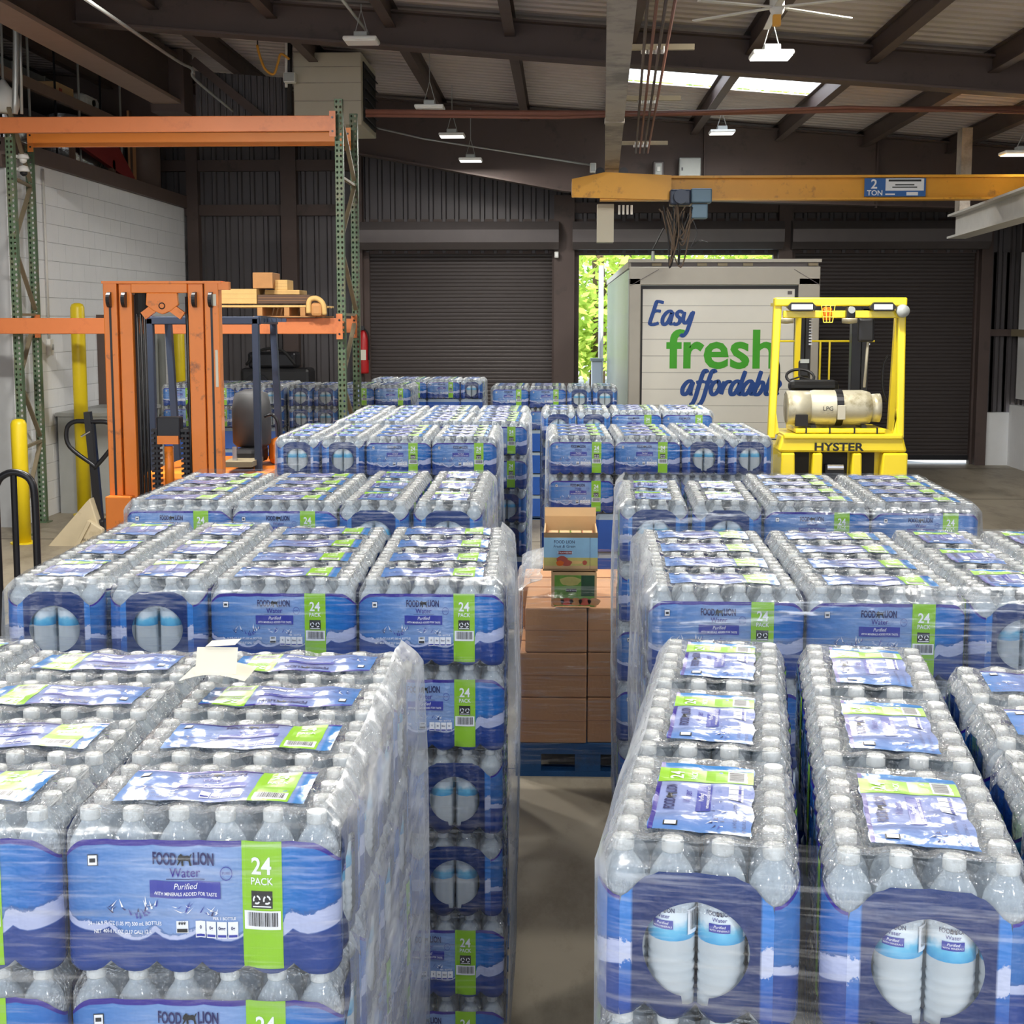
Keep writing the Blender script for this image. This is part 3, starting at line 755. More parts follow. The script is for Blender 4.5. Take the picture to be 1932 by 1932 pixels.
# pallet loads left of the aisle, near to far: X, Y here are where the front corner of the film line shows
FULL, PART = (4, 3), (3, 2)
stack('nearest stack left of aisle', 642, 1590, R(.6), 1.419, 'EESS', FULL, 'near', [('R', (1, 2, 3)), ('F', (1,))], flips=((2, 2), (2, 3), (3, 2), (3, 3)), corner='FR', seed=1, bul=.03)
stack('second stack left of aisle', 953, 1121, R(1.5), 1.416, 'EESS', FULL, 'mid', [('R', (1, 2, 3, 4, 5)), ('F', (1,))], corner='FR', seed=2, bul=.03)
stack('third stack left of aisle', 915, 966, R(.5), 1.435, 'SSEE', FULL, 'mid', [('R', (1, 2))], corner='FR', seed=3)
stack('fourth stack left of aisle', 938, 836, R(1), 1.405, 'EESS', FULL, 'far', [('R', (1, 2))], corner='FR', seed=4)
stack('fifth stack left of aisle', -.235, 9.42, 0.0, 1.410, 'EESS', FULL, 'far', [('R', (1, 2, 3))], px=False, corner='FR', seed=5)
stack('sixth stack left of aisle', -.260, 10.5, 0.0, 1.410, 'EESS', PART, 'far', [('R', (1,))], px=False, corner='FR', seed=6)
stack('stack behind orange forklift', -4.36, 14.9, 0.0, 1.400, 'SSEE', FULL, 'far', [('F', (1,))], px=False, seed=7)
stack('stack behind green rack post', -2.98, 14.9, 0.0, 1.400, 'EESS', PART, 'far', [('F', (1,))], px=False, seed=8)
stack('farthest stack left of aisle', -2.28, 16.4, 0.0, 1.400, 'ESSE', PART, 'far', [], px=False, seed=9)
# right of the aisle
stack('nearest stack right of aisle', 1104, 1642, R(-8), 1.440, 'EESS', FULL, 'near', [('F', (1,))], seed=10, bul=0.0, amp=.004, pe=.397, ps=.262, we=.285)
stack('second stack right of aisle', 1222, 1134, R(-1.5), 1.438, 'SSEE', FULL, 'mid', [('L', (1, 2, 3, 4, 5)), ('F', (1,))], seed=11, bul=.02, amp=.009, pe=.34, wm_='stretch_wrap_heavy')
stack('third stack right of aisle', 1165, 963, R(-2), 1.425, 'EESS', (4, 2), 'mid', [('L', (1, 2, 3, 4))], seed=12, bul=.02, amp=.009, wm_='stretch_wrap_heavy')
stack('fourth stack right of aisle', 1035, 834, R(1), 1.412, 'SSEE', FULL, 'far', [('F', (1,)), ('L', (1, 2, 3, 4))], seed=13)
stack('fifth stack right of aisle', -.160, 10.8, 0.0, 1.400, 'EESS', PART, 'far', [('L', (1, 2, 3))], px=False, seed=14)
stack('sixth stack right of aisle', -.745, 14.7, 0.0, 1.400, 'SSEE', PART, 'far', [('F', (1,)), ('L', (1, 2, 3, 4))], px=False, seed=15)
if REST.v:
    tag(REST.build('water_packs', ['pack_blue', 'pack_pale']), 'remaining hidden 24-packs of bottled water inside and behind the pallet loads', 'water packs', kind='stuff')
print('PACKS', NPACK[0])

# ------------------------------------------------------------------ the building
def roof(x): return 4.86 - 0.08 * (x - 1.3)
YB = 20.7
fl = MB().box(-11, 8, -8, YB + .2, -.15, 0); fo = struct(fl, 'floor', 'concrete')
j = MB()
for k in range(7): j.box(-9.4, 6.8, k * 3.4 - .4, k * 3.4 - .388, 0, .0015)
j.build('floor_joint', 'dark_hole', fo, kind='stuff')
# corrugated deck, ribs across the slope, with an opening for the skylight
SKX, SKY = (.72, 3.0), (14.6, 16.5)
dk = MB(); y = -4.0; prof = [(0, 0), (.09, 0), (.12, .035), (.17, .035), (.2, 0)]
while y < YB + .3:
    segs = [(-10, SKX[0]), (SKX[1], 7.2)] if SKY[0] <= y < SKY[1] else [(-10, 7.2)]
    for (x0, x1) in segs:
        vs = [(x, y + a, roof(x) + b) for x in (x0, x1) for a, b in prof]; n = len(prof)
        dk.add(vs, [(i, i + 1, n + i + 1, n + i) for i in range(n - 1)])
    y += .2
ceil = struct(dk, 'ceiling', 'roof_deck')
for x in [-.5 + 1.13 * k for k in range(-7, 6)]:
    m = MB(); z = roof(x)
    m.box(x - .012, x + .012, -4, YB, z - .2, z - .012); m.box(x - .05, x + .05, -4, YB, z - .212, z - .2); m.box(x - .05, x + .05, -4, YB, z - .012, z - .002)
    m.build('purlin', 'brown_steel', ceil)
def rafter(Y, fn, ww=.02):
    m = MB(); xs = [-10, -7, -5, -2.75, 0.02, 1.0, 4, 6.9]
    for x0, x1 in zip(xs, xs[1:]):
        t0, t1, b0, b1 = roof(x0) - .08, roof(x1) - .08, fn(x0), fn(x1)
        m.prism([(x0, b0), (x1, b1), (x1, t1), (x0, t0)], Y - ww / 2, Y + ww / 2)
        m.prism([(x0, b0 - .02), (x1, b1 - .02), (x1, b1), (x0, b0)], Y - .11, Y + .11)
        m.prism([(x0, t0), (x1, t1), (x1, t1 + .02), (x0, t0 + .02)], Y - .11, Y + .11)
    return m.build('rafter', 'brown_steel', ceil)
rafter(8.0, lambda x: roof(x) - .36); rafter(2.4, lambda x: roof(x) - .36); rafter(-2.5, lambda x: roof(x) - .36)
rafter(13.4, lambda x: roof(x) - .38)
r2 = rafter(19.0, lambda x: 4.70 if x < -5 else (4.38 + (x + 2.75) * (-.18) if x < .1 else (3.87 - (x - .02) * .09 if x < 1.1 else 3.77 - (x - 1) * .03)))
for x in (1.9, 4.2):
    MB().box(x - .01, x + .01, 18.9, 18.99, roof(x) - 1.0, roof(x) - .1).build('stiffener', 'brown_steel', ceil)
sk = bpy.data.materials.new('skylight'); t_ = NT(sk); M['skylight'] = sk
a_ = t_.n('BsdfTranslucent'); a_.inputs[0].default_value = (.9, .93, .95, 1); b_ = t_.n('BsdfTransparent'); x_ = t_.n('MixShader'); x_.inputs[0].default_value = .97
t_.put(b_, x_.inputs[1]); t_.put(a_, x_.inputs[2]); t_.out(x_)
m = MB(); vs = []
for x in (SKX[0] - .05, SKX[1] + .05):
    for i in range(int((SKY[1] - SKY[0] + .1) / .1)): vs.append((x, SKY[0] - .05 + .1 * i, roof(x) + .008 * (i % 2) - .004))
n = len(vs) // 2; m.add(vs, [(i, i + 1, n + i + 1, n + i) for i in range(n - 1)]); struct(m, 'window_1', 'skylight')

def siding(name, x0, x1, zf0, zf1, Y, pitch=.19, mat='siding', d=.03, axis='y'):
    m = MB(); x = x0
    while x < x1 - 1e-4:
        xs = [(x, 0), (x + pitch * .55, 0), (x + pitch * .65, -d), (x + pitch * .9, -d), (x + pitch, 0)]; vs = []
        for (a, b) in xs:
            a = min(a, x1); q = (a, Y + b) if axis == 'y' else (Y + b, a); vs += [(q[0], q[1], zf0(a)), (q[0], q[1], zf1(a))]
        m.add(vs, [(2 * i, 2 * i + 2, 2 * i + 3, 2 * i + 1) for i in range(4)]); x += pitch
    return m
wb = siding('wall_back', -9.5, 7.0, lambda x: 3.12 if (-2.95 < x < 6.15) else 0, lambda x: roof(x), YB)
wbo = struct(wb, 'wall_back', 'siding')
m = siding('p', 6.15, 7.0, lambda x: 0, lambda x: 3.12, YB); m.build('siding_panel', 'siding', wbo)
for (x0, x1, z1, nm) in ((-3.1, -2.95, 4.6, 0), (-.12, .18, 3.95, 0), (3.16, 3.36, 3.8, 0), (6.1, 6.26, 3.6, 0), (-4.15, -3.92, 5.2, 1), (-5.55, -5.38, 5.3, 1)):
    MB().box(x0, x1, YB - .2, YB + .02, 0, z1).build('column', 'brown_steel', wbo)
for z in (2.1, 3.75, 4.4): MB().box(-9.4, -3.1, YB - .14, YB - .04, z - .08, z + .08).build('girt', 'brown_steel', wbo)
for (x0, x1) in ((-.12, 6.9),): MB().box(x0, x1, YB - .1, YB - .03, 3.7, 3.85).build('girt', 'brown_steel', wbo)
MB().box(6.26, 6.9, YB - .1, YB - .03, 1.9, 2.0).build('girt', 'brown_steel', wbo)
MB().box(6.2, 6.6, YB - .16, YB - .04, 0, .78).build('wainscot', 'white_paint', wbo)
m = MB().box(-9.4, -2.95, YB - .05, YB - .035, 0, .0)
# roller doors
MB().box(-3.0, 6.2, YB - .02, YB + .12, 3.11, 3.62).build('door_lintel', 'brown_steel', wbo)
def roller_door(n, x0, x1, closed):
    m = MB(); dm = 'door_slat'
    z = 3.12; vs = []; zz = []
    lo = (0.075 if n == 3 else 0.02) if closed else 3.09
    while z > lo: zz += [(z, 0), (z - .014, .006), (z - .04, .006), (z - .055, 0)]; z -= .055
    zz = [q for q in zz if q[0] > lo]
    for (a, b) in zz: vs += [(x0, YB + .06 - b, a), (x1, YB + .06 - b, a)]
    m.add(vs, [(2 * i, 2 * i + 1, 2 * i + 3, 2 * i + 2) for i in range(len(zz) - 1)])
    d = struct(m, f'door_{n}', dm)
    for x in (x0 - .03, x1 - .05): MB().box(x, x + .08, YB - .04, YB + .1, 0, 3.14).build('guide_rail', 'brown_steel', d)
    MB().box(x0, x1, YB + .03, YB + .07, lo - (.02 if n == 3 else .0), lo + .05).build('bottom_bar', 'black_steel', d)
    hd = [(YB - .02, 3.16), (YB - .30, 3.16), (YB - .40, 3.26), (YB - .42, 3.44), (YB - .34, 3.56), (YB - .02, 3.58)]
    MB().prism(hd, x0 - .05, x1 + .05, 'x').build('hood', 'hood_metal', d)
    return d
roller_door(1, -2.92, -.1, True); d2 = roller_door(2, .2, 3.16, False); roller_door(3, 3.38, 6.12, True)
# right wall: siding over white blocks
wr = struct(siding('wall_right', -4, YB, lambda y: .9, lambda y: roof(6.7), 6.7, axis='x', d=-.03), 'wall_right', 'siding')
MB().box(6.58, 6.7, -4, YB - .2, 0, .9).build('block_course', 'white_block', wr)
MB().box(6.5, 6.69, 18.9, 19.1, 0, 4.0).build('column', 'brown_steel', wr)
MB().box(6.56, 6.68, -4, YB - .2, 1.9, 2.0).build('girt', 'tan_steel', wr)
MB().box(6.6, 6.68, 19.55, 20.3, 1.0, 3.1).build('translucent_panel', 'white_paint', wr)
# office block on the left: white painted block wall with a brown fascia
XW, ZW = -5.6, 3.78
wl = struct(MB().box(XW - .18, XW - .012, 13.95, YB, 0, ZW).box(-9.4, XW - .181, 13.955, 14.1, 0, ZW), 'wall_left', 'mortar')
blk = None; cnt = 0; restb = MB(); rnd = random.Random(2)
row = 0; z = ZW
while z > .02:
    z0 = max(0, z - .2); y = 13.95 - (.2 if row % 2 else 0)
    while y < YB - .05:
        ya, yb = max(y, 13.95), min(y + .4, YB - .01)
        if yb - ya > .02:
            mb = MB().box(XW - .014 - rnd.uniform(0, .002), XW + rnd.uniform(-.001, .001), ya + .002, yb - .002, z0 + .002, z - .002)
            if cnt < 296: mb.build('block', 'white_block', wl); cnt += 1
            else: restb.add(mb.v, mb.f)
        y += .4
    z -= .2; row += 1
restb.build('blocks', 'white_block', wl, kind='stuff')
fr = struct(MB().box(-9.4, XW, 13.85, 13.95, ZW - .12, ZW + .10).box(XW, XW + .06, 13.85, YB, ZW + .0, ZW + .13).box(-9.4, XW + .06, 13.85, YB, ZW + .13, ZW + .17), 'trim_1', 'fascia')
struct(MB().box(-9.6, -9.4, -4, YB, 0, 5.75), 'wall_left_outer', 'siding')
# grey door and its frame in the office wall
dl = struct(MB().box(XW + .002, XW + .05, 16.6, 19.2, .8, 2.12), 'door_4', 'grey_cab')
for k in range(4): MB().box(XW + .05, XW + .13, 16.7 + k * .62, 17.02 + k * .62, .85, 2.05).build('seal_pad', 'panel_grey', dl, bevel=.02)
MB().box(XW + .0, XW + .09, 16.5, 16.62, .7, 2.2).build('frame', 'fascia', dl); MB().box(XW, XW + .09, 16.5, 19.3, .7, .8).build('frame', 'fascia', dl)
# big painted girder above the office, running into the distance
gd = MB().box(-4.68, -4.64, 7, 16.5, 4.71, 5.25).box(-4.8, -4.52, 7, 16.5, 5.2, 5.24).build('girder', 'brown_steel', ceil)
MB().box(-4.83, -4.5, 7, 16.5, 4.67, 4.71).build('girder_flange', 'flange_brown_lit', ceil)
MB().box(-4.86, -4.46, 16.5, 16.9, 4.58, 5.3).build('girder_bracket', 'brown_steel', ceil)
cp = siding('p', -4.4, -3.3, lambda x: 4.35 - .25 * (x + 4.4) * 0, lambda x: roof(x) - .22, 16.8, pitch=.075, d=.02); cp.build('gable_siding', 'siding', wbo)
MB().bar((-3.3, 16.7, 4.3), (-4.4, 16.7, 5.2), .06, .1).build('brace', 'brown_steel', wbo)

# outside the open door
struct(MB().box(-30, 30, YB + .2, 70, -.25, -.12), 'ground', 'asphalt')
def tree(x, y, h, r, seed, label, lm, n=5200):
    t = thing('tree', label, 'tree', (x, y, -.12), 0, 'trees outside the open door'); rnd = random.Random(seed)
    tk = MB().tube([(0, 0, 0), (.1, 0, h * .3), (-.1, .1, h * .6), (0, 0, h * .9)], [.22, .18, .12, .04], 10)
    for _ in range(7):
        z = rnd.uniform(.25, .7) * h; a = rnd.uniform(0, 6.28); tk.tube([(0, 0, z), (r * .5 * math.cos(a), r * .5 * math.sin(a), z + h * .12)], [.06, .02], 6)
    tk.build('trunk', 'bark', t, smooth=True)
    cl = MB(); cs = [(Vector((rnd.gauss(0, r * .5), rnd.gauss(0, r * .5), rnd.uniform(.12, 1) * h)), rnd.uniform(.35, .9)) for _ in range(60)]
    for _ in range(n):
        c, q = rnd.choice(cs); p = c + Vector((rnd.gauss(0, q), rnd.gauss(0, q), rnd.gauss(0, q * .5)))
        u = Vector((rnd.uniform(-1, 1), rnd.uniform(-1, 1), rnd.uniform(-.6, .6))).normalized(); v = u.orthogonal().normalized(); L = rnd.uniform(.09, .2)
        cl.add([p - u * L, p + v * L * .5, p + u * L, p - v * L * .5], [(0, 1, 2, 3)])
    cl.build('leaves', lm, t, kind='stuff'); return t
tree(.9, 36, 9.0, 2.4, 1, 'pale yellow-green leafy tree outside, beside the truck', 'leaf_light')
tree(2.1, 44, 11, 3.2, 2, 'tall green tree outside, behind the pale one', 'leaf_deep', 6500)
tree(6.0, 46, 11, 3.5, 3, 'broad green tree outside, seen above the truck roof', 'leaf_light', 6500)
tree(-2.2, 47, 10, 3.0, 4, 'green tree outside, mostly hidden by the closed roller door', 'leaf_deep')
lp = thing('utility_pole', 'pale slim pole standing outside by the truck', 'pole', tuple(at(1133, 700, 27).to_2d()) + (-.12,))
MB().tube([(0, 0, 0), (0, 0, 3.3)], .05, 10).build('shaft', 'galv', lp, smooth=True); MB().box(-.08, .08, -.08, .08, 0, .03).build('base_plate', 'galv', lp)
pb = at(1126, 705, 25)
ub = thing('utility_box', 'small white utility cabinet outside beside the truck', 'cabinet', (pb.x, 25, -.12))
MB().box(-.1, .1, -.1, .1, 0, pb.z + .35).build('body', 'white_paint', ub, bevel=.02); MB().box(-.12, .12, -.12, .12, pb.z + .35, pb.z + .4).build('lid', 'panel_grey', ub)

# ------------------------------------------------------------------ lamps
def high_bay(px, py, Y, lit, label, wd=.30, light=True, pw=1.0, p=None):
    q = p or at(px, py, Y)
    t = thing('high_bay_lamp', label, 'lamp', (q.x, q.y, q.z), 0, 'LED high bay lamps')
    MB().box(-wd / 2, wd / 2, -.13, .13, .0, .035).build('housing', 'white_plastic', t, bevel=.012)
    MB().box(-wd * .2, wd * .2, -.07, .07, .035, .085).build('driver_box', 'panel_grey', t, bevel=.008)
    MB().box(-wd * .46, wd * .46, -.115, .115, -.006, .0).build('lens', 'lens_lit' if lit else 'lens_dim' if light else 'lens_white', t)
    top = roof(q.x) - .2 - q.z
    for sx in (-1, 1): MB().tube([(sx * wd * .18, 0, .085), (0, 0, min(.28, top))], .004, 6).build('hanger', 'galv', t)
    if top > .3: MB().tube([(0, 0, .28), (0, 0, top)], .005, 6).build('cable', 'galv', t)
    if light:
        ld = bpy.data.lights.new('lamp_light', 'AREA'); ld.shape = 'RECTANGLE'; ld.size = wd; ld.size_y = .26; ld.energy = LAMP_W * pw; ld.color = (1, .97, .9)
        lo = bpy.data.objects.new('lamp_light', ld); COL.objects.link(lo); lo.location = (0, 0, -.012); lo.parent = t
    return t
high_bay(1455, 108, 10.5, True, 'brightly lit white LED high bay lamp hanging under the ceiling fan')
high_bay(1362, 252, 17, False, 'white LED high bay lamp in front of the far rafter, above the crane')
high_bay(853, 258, 16.5, False, 'white LED high bay lamp beside the heater, upper of two')
high_bay(888, 304, 18.2, False, 'small white LED high bay lamp lowest on the dark far rafter')
high_bay(682, 80, 12.5, False, 'unlit LED high bay lamp above the unit heater', light=False)
high_bay(811, 206, 14.5, False, 'grey LED high bay lamp right of the unit heater, below the pipe', light=False)
high_bay(1935, 292, 15, False, 'LED high bay lamp cut by the frame above the crane girder', .5)
for side, sx in (('left', -1), ('right', 1)):
    for dist, y, z in (('added unseen over the far', 9.9, 4.55), ('over the middle', 6.2, 4.3), ('over the nearest', 2.4, 4.2), ('added unseen over the rearmost', -1.6, 4.2)):
        high_bay(0, 0, 0, True, f'lit LED high bay lamp {dist} pallet loads, {side} of the aisle', .36, pw=1.7 if y < 0 else 2.4 if y > 9 else .95 if y > 5 else .75, p=Vector((sx * 2.3 - .2, y, z)))  # far row brightens the back hall, rearmost row the pack fronts; both added
high_bay(0, 0, 0, True, 'lit LED high bay lamp added unseen over the centre of the aisle', .36, pw=.6, p=Vector((-.05, 2.9, 4.25)))  # added to light the carton fronts down the aisle
high_bay(0, 0, 0, True, 'lit LED high bay lamp added unseen before the white block wall', .36, pw=3.2, p=Vector((-3.7, 9.5, 4.6)))  # extra lamp, added to brighten the white wall

# ------------------------------------------------------------------ ceiling fan
fq = at(1466, 14, 9.6)
fan = thing('ceiling_fan', 'large white ceiling fan with thin blades above the lit lamp', 'fan', (fq.x, fq.y, fq.z))
MB().lathe([(0, -.05), (.035, -.05), (.05, -.02), (.05, .05), (.03, .08), (.018, .1), (.018, roof(fq.x) - .2 - fq.z)], seg=14).build('hub', 'white_steel', fan, smooth=True)
for k in range(6):
    a = R(28 + 60 * k); d = Vector((math.cos(a), math.sin(a), 0)); MB().bar(d * .05, d * .62 + Vector((0, 0, -.015)), .045, .008).build('blade', 'white_steel', fan)
MB().box(-.025, .025, -.025, .025, -.12, -.05).build('yellow_tag', 'cord_orange', fan)

# ------------------------------------------------------------------ overhead crane
cr_ = thing('overhead_crane', 'yellow overhead crane girder with blue 2 ton sign', 'crane', (0, 15, 3.4))
gx0, gx1 = .10, 5.6
m = MB().box(gx0 + .3, gx1, -.006, .006, .02, .24).box(gx0 + .3, gx1, -.09, .09, .0, .02).box(gx0 + .3, gx1, -.09, .09, .23, .255)
m.build('girder', 'crane_yellow', cr_)
MB().prism([(gx0, .03), (gx0 + 1.05, .0), (gx0 + 1.05, .255), (gx0 + .35, .29), (gx0, .22)], -.13, -.09).build('end_plate', 'crane_yellow', cr_)
MB().box(gx0 + .0, gx0 + .6, -.09, .3, .06, .22).build('end_truck', 'crane_yellow', cr_, bevel=.01)
for x in (.3, .55): MB().lathe([(.0, -.03), (.05, -.03), (.05, .03), (0, .03)], (gx0 + x, .0, .30), 16, 'y').build('wheel', 'black_steel', cr_)
sg = MB().box(3.18, 3.82, -.098, -.092, .03, .22).build('sign_plate', 'sign_blue', cr_)
def flat_text(txt, size, org, mat, parent, name='lettering', bold=0.0, sx=1.0, shear=0.0, thick=.002):
    vs, fs = text_tris(txt, size, bold, sx, shear); mb = MB(); o = Vector(org)
    mb.add([(o.x + a, o.y, o.z + b) for a, b in vs], fs); return mb.build(name, mat, parent)
flat_text('2', .135, (3.28, -.1005, .155), 'ink_white', sg, bold=.02); flat_text('TON', .075, (3.29, -.1005, .065), 'ink_white', sg, bold=.02)
MB().box(3.40, 3.80, -.101, -.0985, .09, .215).build('white_notice', 'ink_white', sg)
for (x, z, wd, h) in ((3.6, .195, .34, .02), (3.6, .15, .2, .012), (3.6, .125, .26, .012)): MB().box(x - wd / 2, x + wd / 2, -.1025, -.1012, z - h / 2, z + h / 2).build('notice_line', 'ink_black', sg)
MB().box(3.40, 3.50, -.1010, -.0985, .045, .06).build('notice_line', 'ink_white', sg); MB().box(3.62, 3.74, -.1010, -.0985, .04, .075).build('notice_line', 'ink_white', sg)
ho = thing('chain_hoist', 'blue-grey electric hoist trolley hanging under the crane girder', 'hoist', (1.33, 14.86, 3.2))
MB().box(-.2, .02, -.1, .1, .14, .30).build('motor_housing', 'navy_steel', ho, bevel=.02); MB().lathe([(0, -.05), (.075, -.05), (.075, .02), (0, .02)], (-.09, -.12, .22), 18, 'y').build('motor_cap', 'navy_steel', ho)
MB().box(.02, .24, -.09, .09, .16, .31).build('gear_case', 'hoist_blue', ho, bevel=.015); MB().box(.03, .20, -.08, .08, .0, .15).build('control_box', 'hoist_blue', ho, bevel=.012)
MB().box(-.2, .2, -.03, .03, .13, .165).build('trolley_bar', 'tan_steel', ho)
cb = thing('cable_bundle', 'tangled bundle of brown festoon cables hanging from the hoist', 'cable', (1.24, 14.8, 3.3)); rnd = random.Random(8)
for k in range(16):
    x0, x1 = rnd.uniform(-.22, .16), rnd.uniform(-.2, .2); dz = rnd.uniform(.25, .62)
    MB().tube(catmull([(x0, rnd.uniform(-.04, .04), rnd.uniform(0, .05)), (x0 * .6 + rnd.uniform(-.05, .05), rnd.uniform(-.05, .05), -dz * .5), ((x0 + x1) * .3 + rnd.uniform(-.06, .06), rnd.uniform(-.05, .05), -dz), (x1 * .5, rnd.uniform(-.05, .05), -dz * .6), (x1, 0, -.02)], 5), .008, 6).build('cable', rnd.choice(('cord_brown', 'cord_brown', 'black_plastic')), cb, smooth=True)
MB().tube([(-.17, 0, -.2), (-.28, 0, -.42)], .008, 6).build('cable', 'black_plastic', cb); MB().lathe([(0, -.1), (.022, -.1), (.016, 0), (0, 0)], (-.28, 0, -.44), 8).build('plug', 'panel_grey', cb)
MB().tube(catmull([(.12, 0, -.08), (.18, 0, -.25), (.12, 0, -.4), (.2, 0, -.33), (.3, .02, -.35)], 5), .005, 5).build('cable', 'black_plastic', cb)
rw = thing('runway_beam', 'long weathered grey runway beam overhead, running away to the crane', 'beam', (0, 0, 0))
p0, p1 = Vector((.18, 3.2, 3.74)), Vector((.535, 15.35, 3.74))
MB().bar(p0, p1, .15, .02).build('bottom_flange', 'grey_beam', rw); MB().bar(p0 + Vector((0, 0, .17)), p1 + Vector((0, 0, .17)), .03, .32).build('web', 'grey_beam', rw); MB().bar(p0 + Vector((0, 0, .33)), p1 + Vector((0, 0, .33)), .15, .02).build('top_flange', 'grey_beam', rw)
MB().box(.34, .50, 11.4, 11.5, 3.72, 3.76).build('splice_plate', 'grey_beam', rw)
MB().box(.38, .56, 15.25, 15.45, 2.98, 3.39).build('hanger_plate', 'beige_metal', rw)
for k in range(4): MB().tube([(.62 + .045 * k, 15.3, 3.38), (.62 + .045 * k, 15.3, 3.28)], .012, 8).build('insulator', 'white_plastic', rw)
rw2 = thing('runway_beam', 'pale grey runway beam carrying the crane by the right wall', 'beam', (0, 0, 0))
p0, p1 = Vector((3.9, 6, 3.12)), Vector((4.74, 17, 3.12)); 
MB().bar(p0, p1, .22, .025).build('bottom_flange', 'white_steel', rw2); MB().bar(p0 + Vector((0, 0, .13)), p1 + Vector((0, 0, .13)), .025, .24).build('web', 'white_steel', rw2); MB().bar(p0 + Vector((0, 0, .26)), p1 + Vector((0, 0, .26)), .22, .025).build('top_flange', 'white_steel', rw2)
MB().box(4.6, 4.72, 16.4, 16.6, 3.385, roof(4.7) - .25).build('hanger', 'grey_beam', rw2)
cd = thing('conductor_bars', 'four dark conductor bars with clips beside the runway beam', 'conductor', (0, 0, 0))
for k in range(4):
    MB().tube([(.36 + .06 * k, 6, 4.02), (.48 + .055 * k, 8, 4.02), (.83 + .045 * k, 16, 4.02)], .011, 6).build('bar', 'rust_pipe' if k % 2 else 'brown_steel', cd)
for (y, x) in ((10.2, .58), (12.5, .68), (15.6, .8)):
    MB().box(x - .2, x + .36, y - .02, y + .02, 4.06, 4.10).build('bracket', 'tan_steel', cd)
    for k in range(4): MB().lathe([(0, 0), (.022, 0), (.022, .05), (0, .05)], (x + .0 + .047 * k, y, 4.035), 8).build('clip', 'white_plastic', cd)
# pipes, conduits and boxes on the frames
def pipe(name, pts, r, mat, label, cat='pipe'):
    return tag(MB().tube(pts, r, 8).build(name, mat, smooth=True), label, cat)
pipe('sprinkler_pipe', [at(690, 211, 14.1), at(900, 213, 14.1), at(1250, 214, 14.1), at(1560, 208, 14.1), at(1980, 204, 14.1)], .028, 'rust_pipe', 'rust red sprinkler pipe crossing below the roof')
pipe('branch_pipe', [at(690, 218, 14.0), at(1050, 222, 14.0), at(1600, 202, 14.0), at(1990, 214, 14.0)], .016, 'rust_pipe', 'thinner rust red pipe just under the sprinkler pipe')
pipe('conduit', [at(640, 225, 18.85), at(800, 262, 18.85), at(1118, 312, 18.85)], .014, 'galv', 'pale conduit sloping across the dark far rafter', 'conduit')
pipe('ceiling_conduit', [at(640, -8, 11.5), at(710, 82, 14.0)], .014, 'galv', 'short pale conduit slanting above the unit heater', 'conduit')
pipe('girder_conduit', catmull([at(150, -10, 9.5), at(330, 112, 13.5), at(362, 130, 14.6), at(368, 150, 15), at(440, 210, 16.2)], 5), .014, 'galv', 'pale conduit clipped along the big brown girder', 'conduit')
pipe('drop_pipe', [at(545, -10, 15.6), at(545, 215, 15.6)], .04, 'black_steel', 'dark vertical drop pipe beside the unit heater')
pipe('drop_conduit', [at(540, 20, 15.5), at(540, 165, 15.5)], .016, 'white_plastic', 'white conduit strapped to the dark drop pipe', 'conduit')
pipe('orange_cord', catmull([at(485, 85, 15.3), at(490, 105, 15.3), at(500, 130, 15.3), at(516, 140, 15.3), at(524, 120, 15.3), at(530, 102, 15.3), at(546, 112, 15.3)], 6), .014, 'cord_orange', 'orange power cord looping beside the drop pipe', 'cord')
pipe('cord_chain', [at(486, 90, 15.3), at(484, -10, 15.3)], .008, 'black_steel', 'thin chain holding up the orange cord', 'chain')
def small_box(name, px0, py0, px1, py1, Y, mat, label, cat, dep=.12, extra=None):
    a, b = at(px0, py1, Y), at(px1, py0, Y); t = thing(name, label, cat, (a.x, Y, a.z)); w_, h_ = b.x - a.x, b.z - a.z
    MB().box(0, w_, 0, dep, 0, h_).build('body', mat, t, bevel=.012)
    if extra: extra(t, w_, h_)
    return t
small_box('electrical_panel', 1281, 297, 1323, 341, 18.75, 'panel_grey', 'square pale grey electrical panel on the rafter above the crane', 'panel', extra=lambda t, w_, h_: (MB().box(.02, w_ - .02, -.008, 0, .02, h_ - .02).build('door', 'panel_grey', t), MB().box(.03, .05, -.02, -.008, h_ / 2 - .02, h_ / 2 + .02).build('latch', 'black_steel', t)))
small_box('disconnect_switch', 1232, 304, 1253, 335, 18.75, 'hood_metal', 'small grey disconnect switch left of the electrical panel', 'switch', extra=lambda t, w_, h_: (MB().box(.03, w_ - .03, -.01, 0, .03, h_ - .03).build('cover', 'panel_grey', t), MB().box(w_ / 2 - .02, w_ / 2 + .02, -.03, -.01, .08, .14).build('lever', 'white_plastic', t)))
small_box('junction_box', 1113, 307, 1125, 325, 18.75, 'white_plastic', 'small white junction box at the end of the sloping conduit', 'box', extra=lambda t, w_, h_: MB().box(.01, w_ - .01, -.006, 0, .01, h_ - .01).build('cover', 'panel_grey', t))
small_box('outlet_box', 534, 136, 556, 155, 15.4, 'white_plastic', 'white outlet box on the drop pipe beside the heater', 'box', extra=lambda t, w_, h_: MB().box(.01, w_ - .01, -.006, 0, .01, h_ - .01).build('cover', 'panel_grey', t))
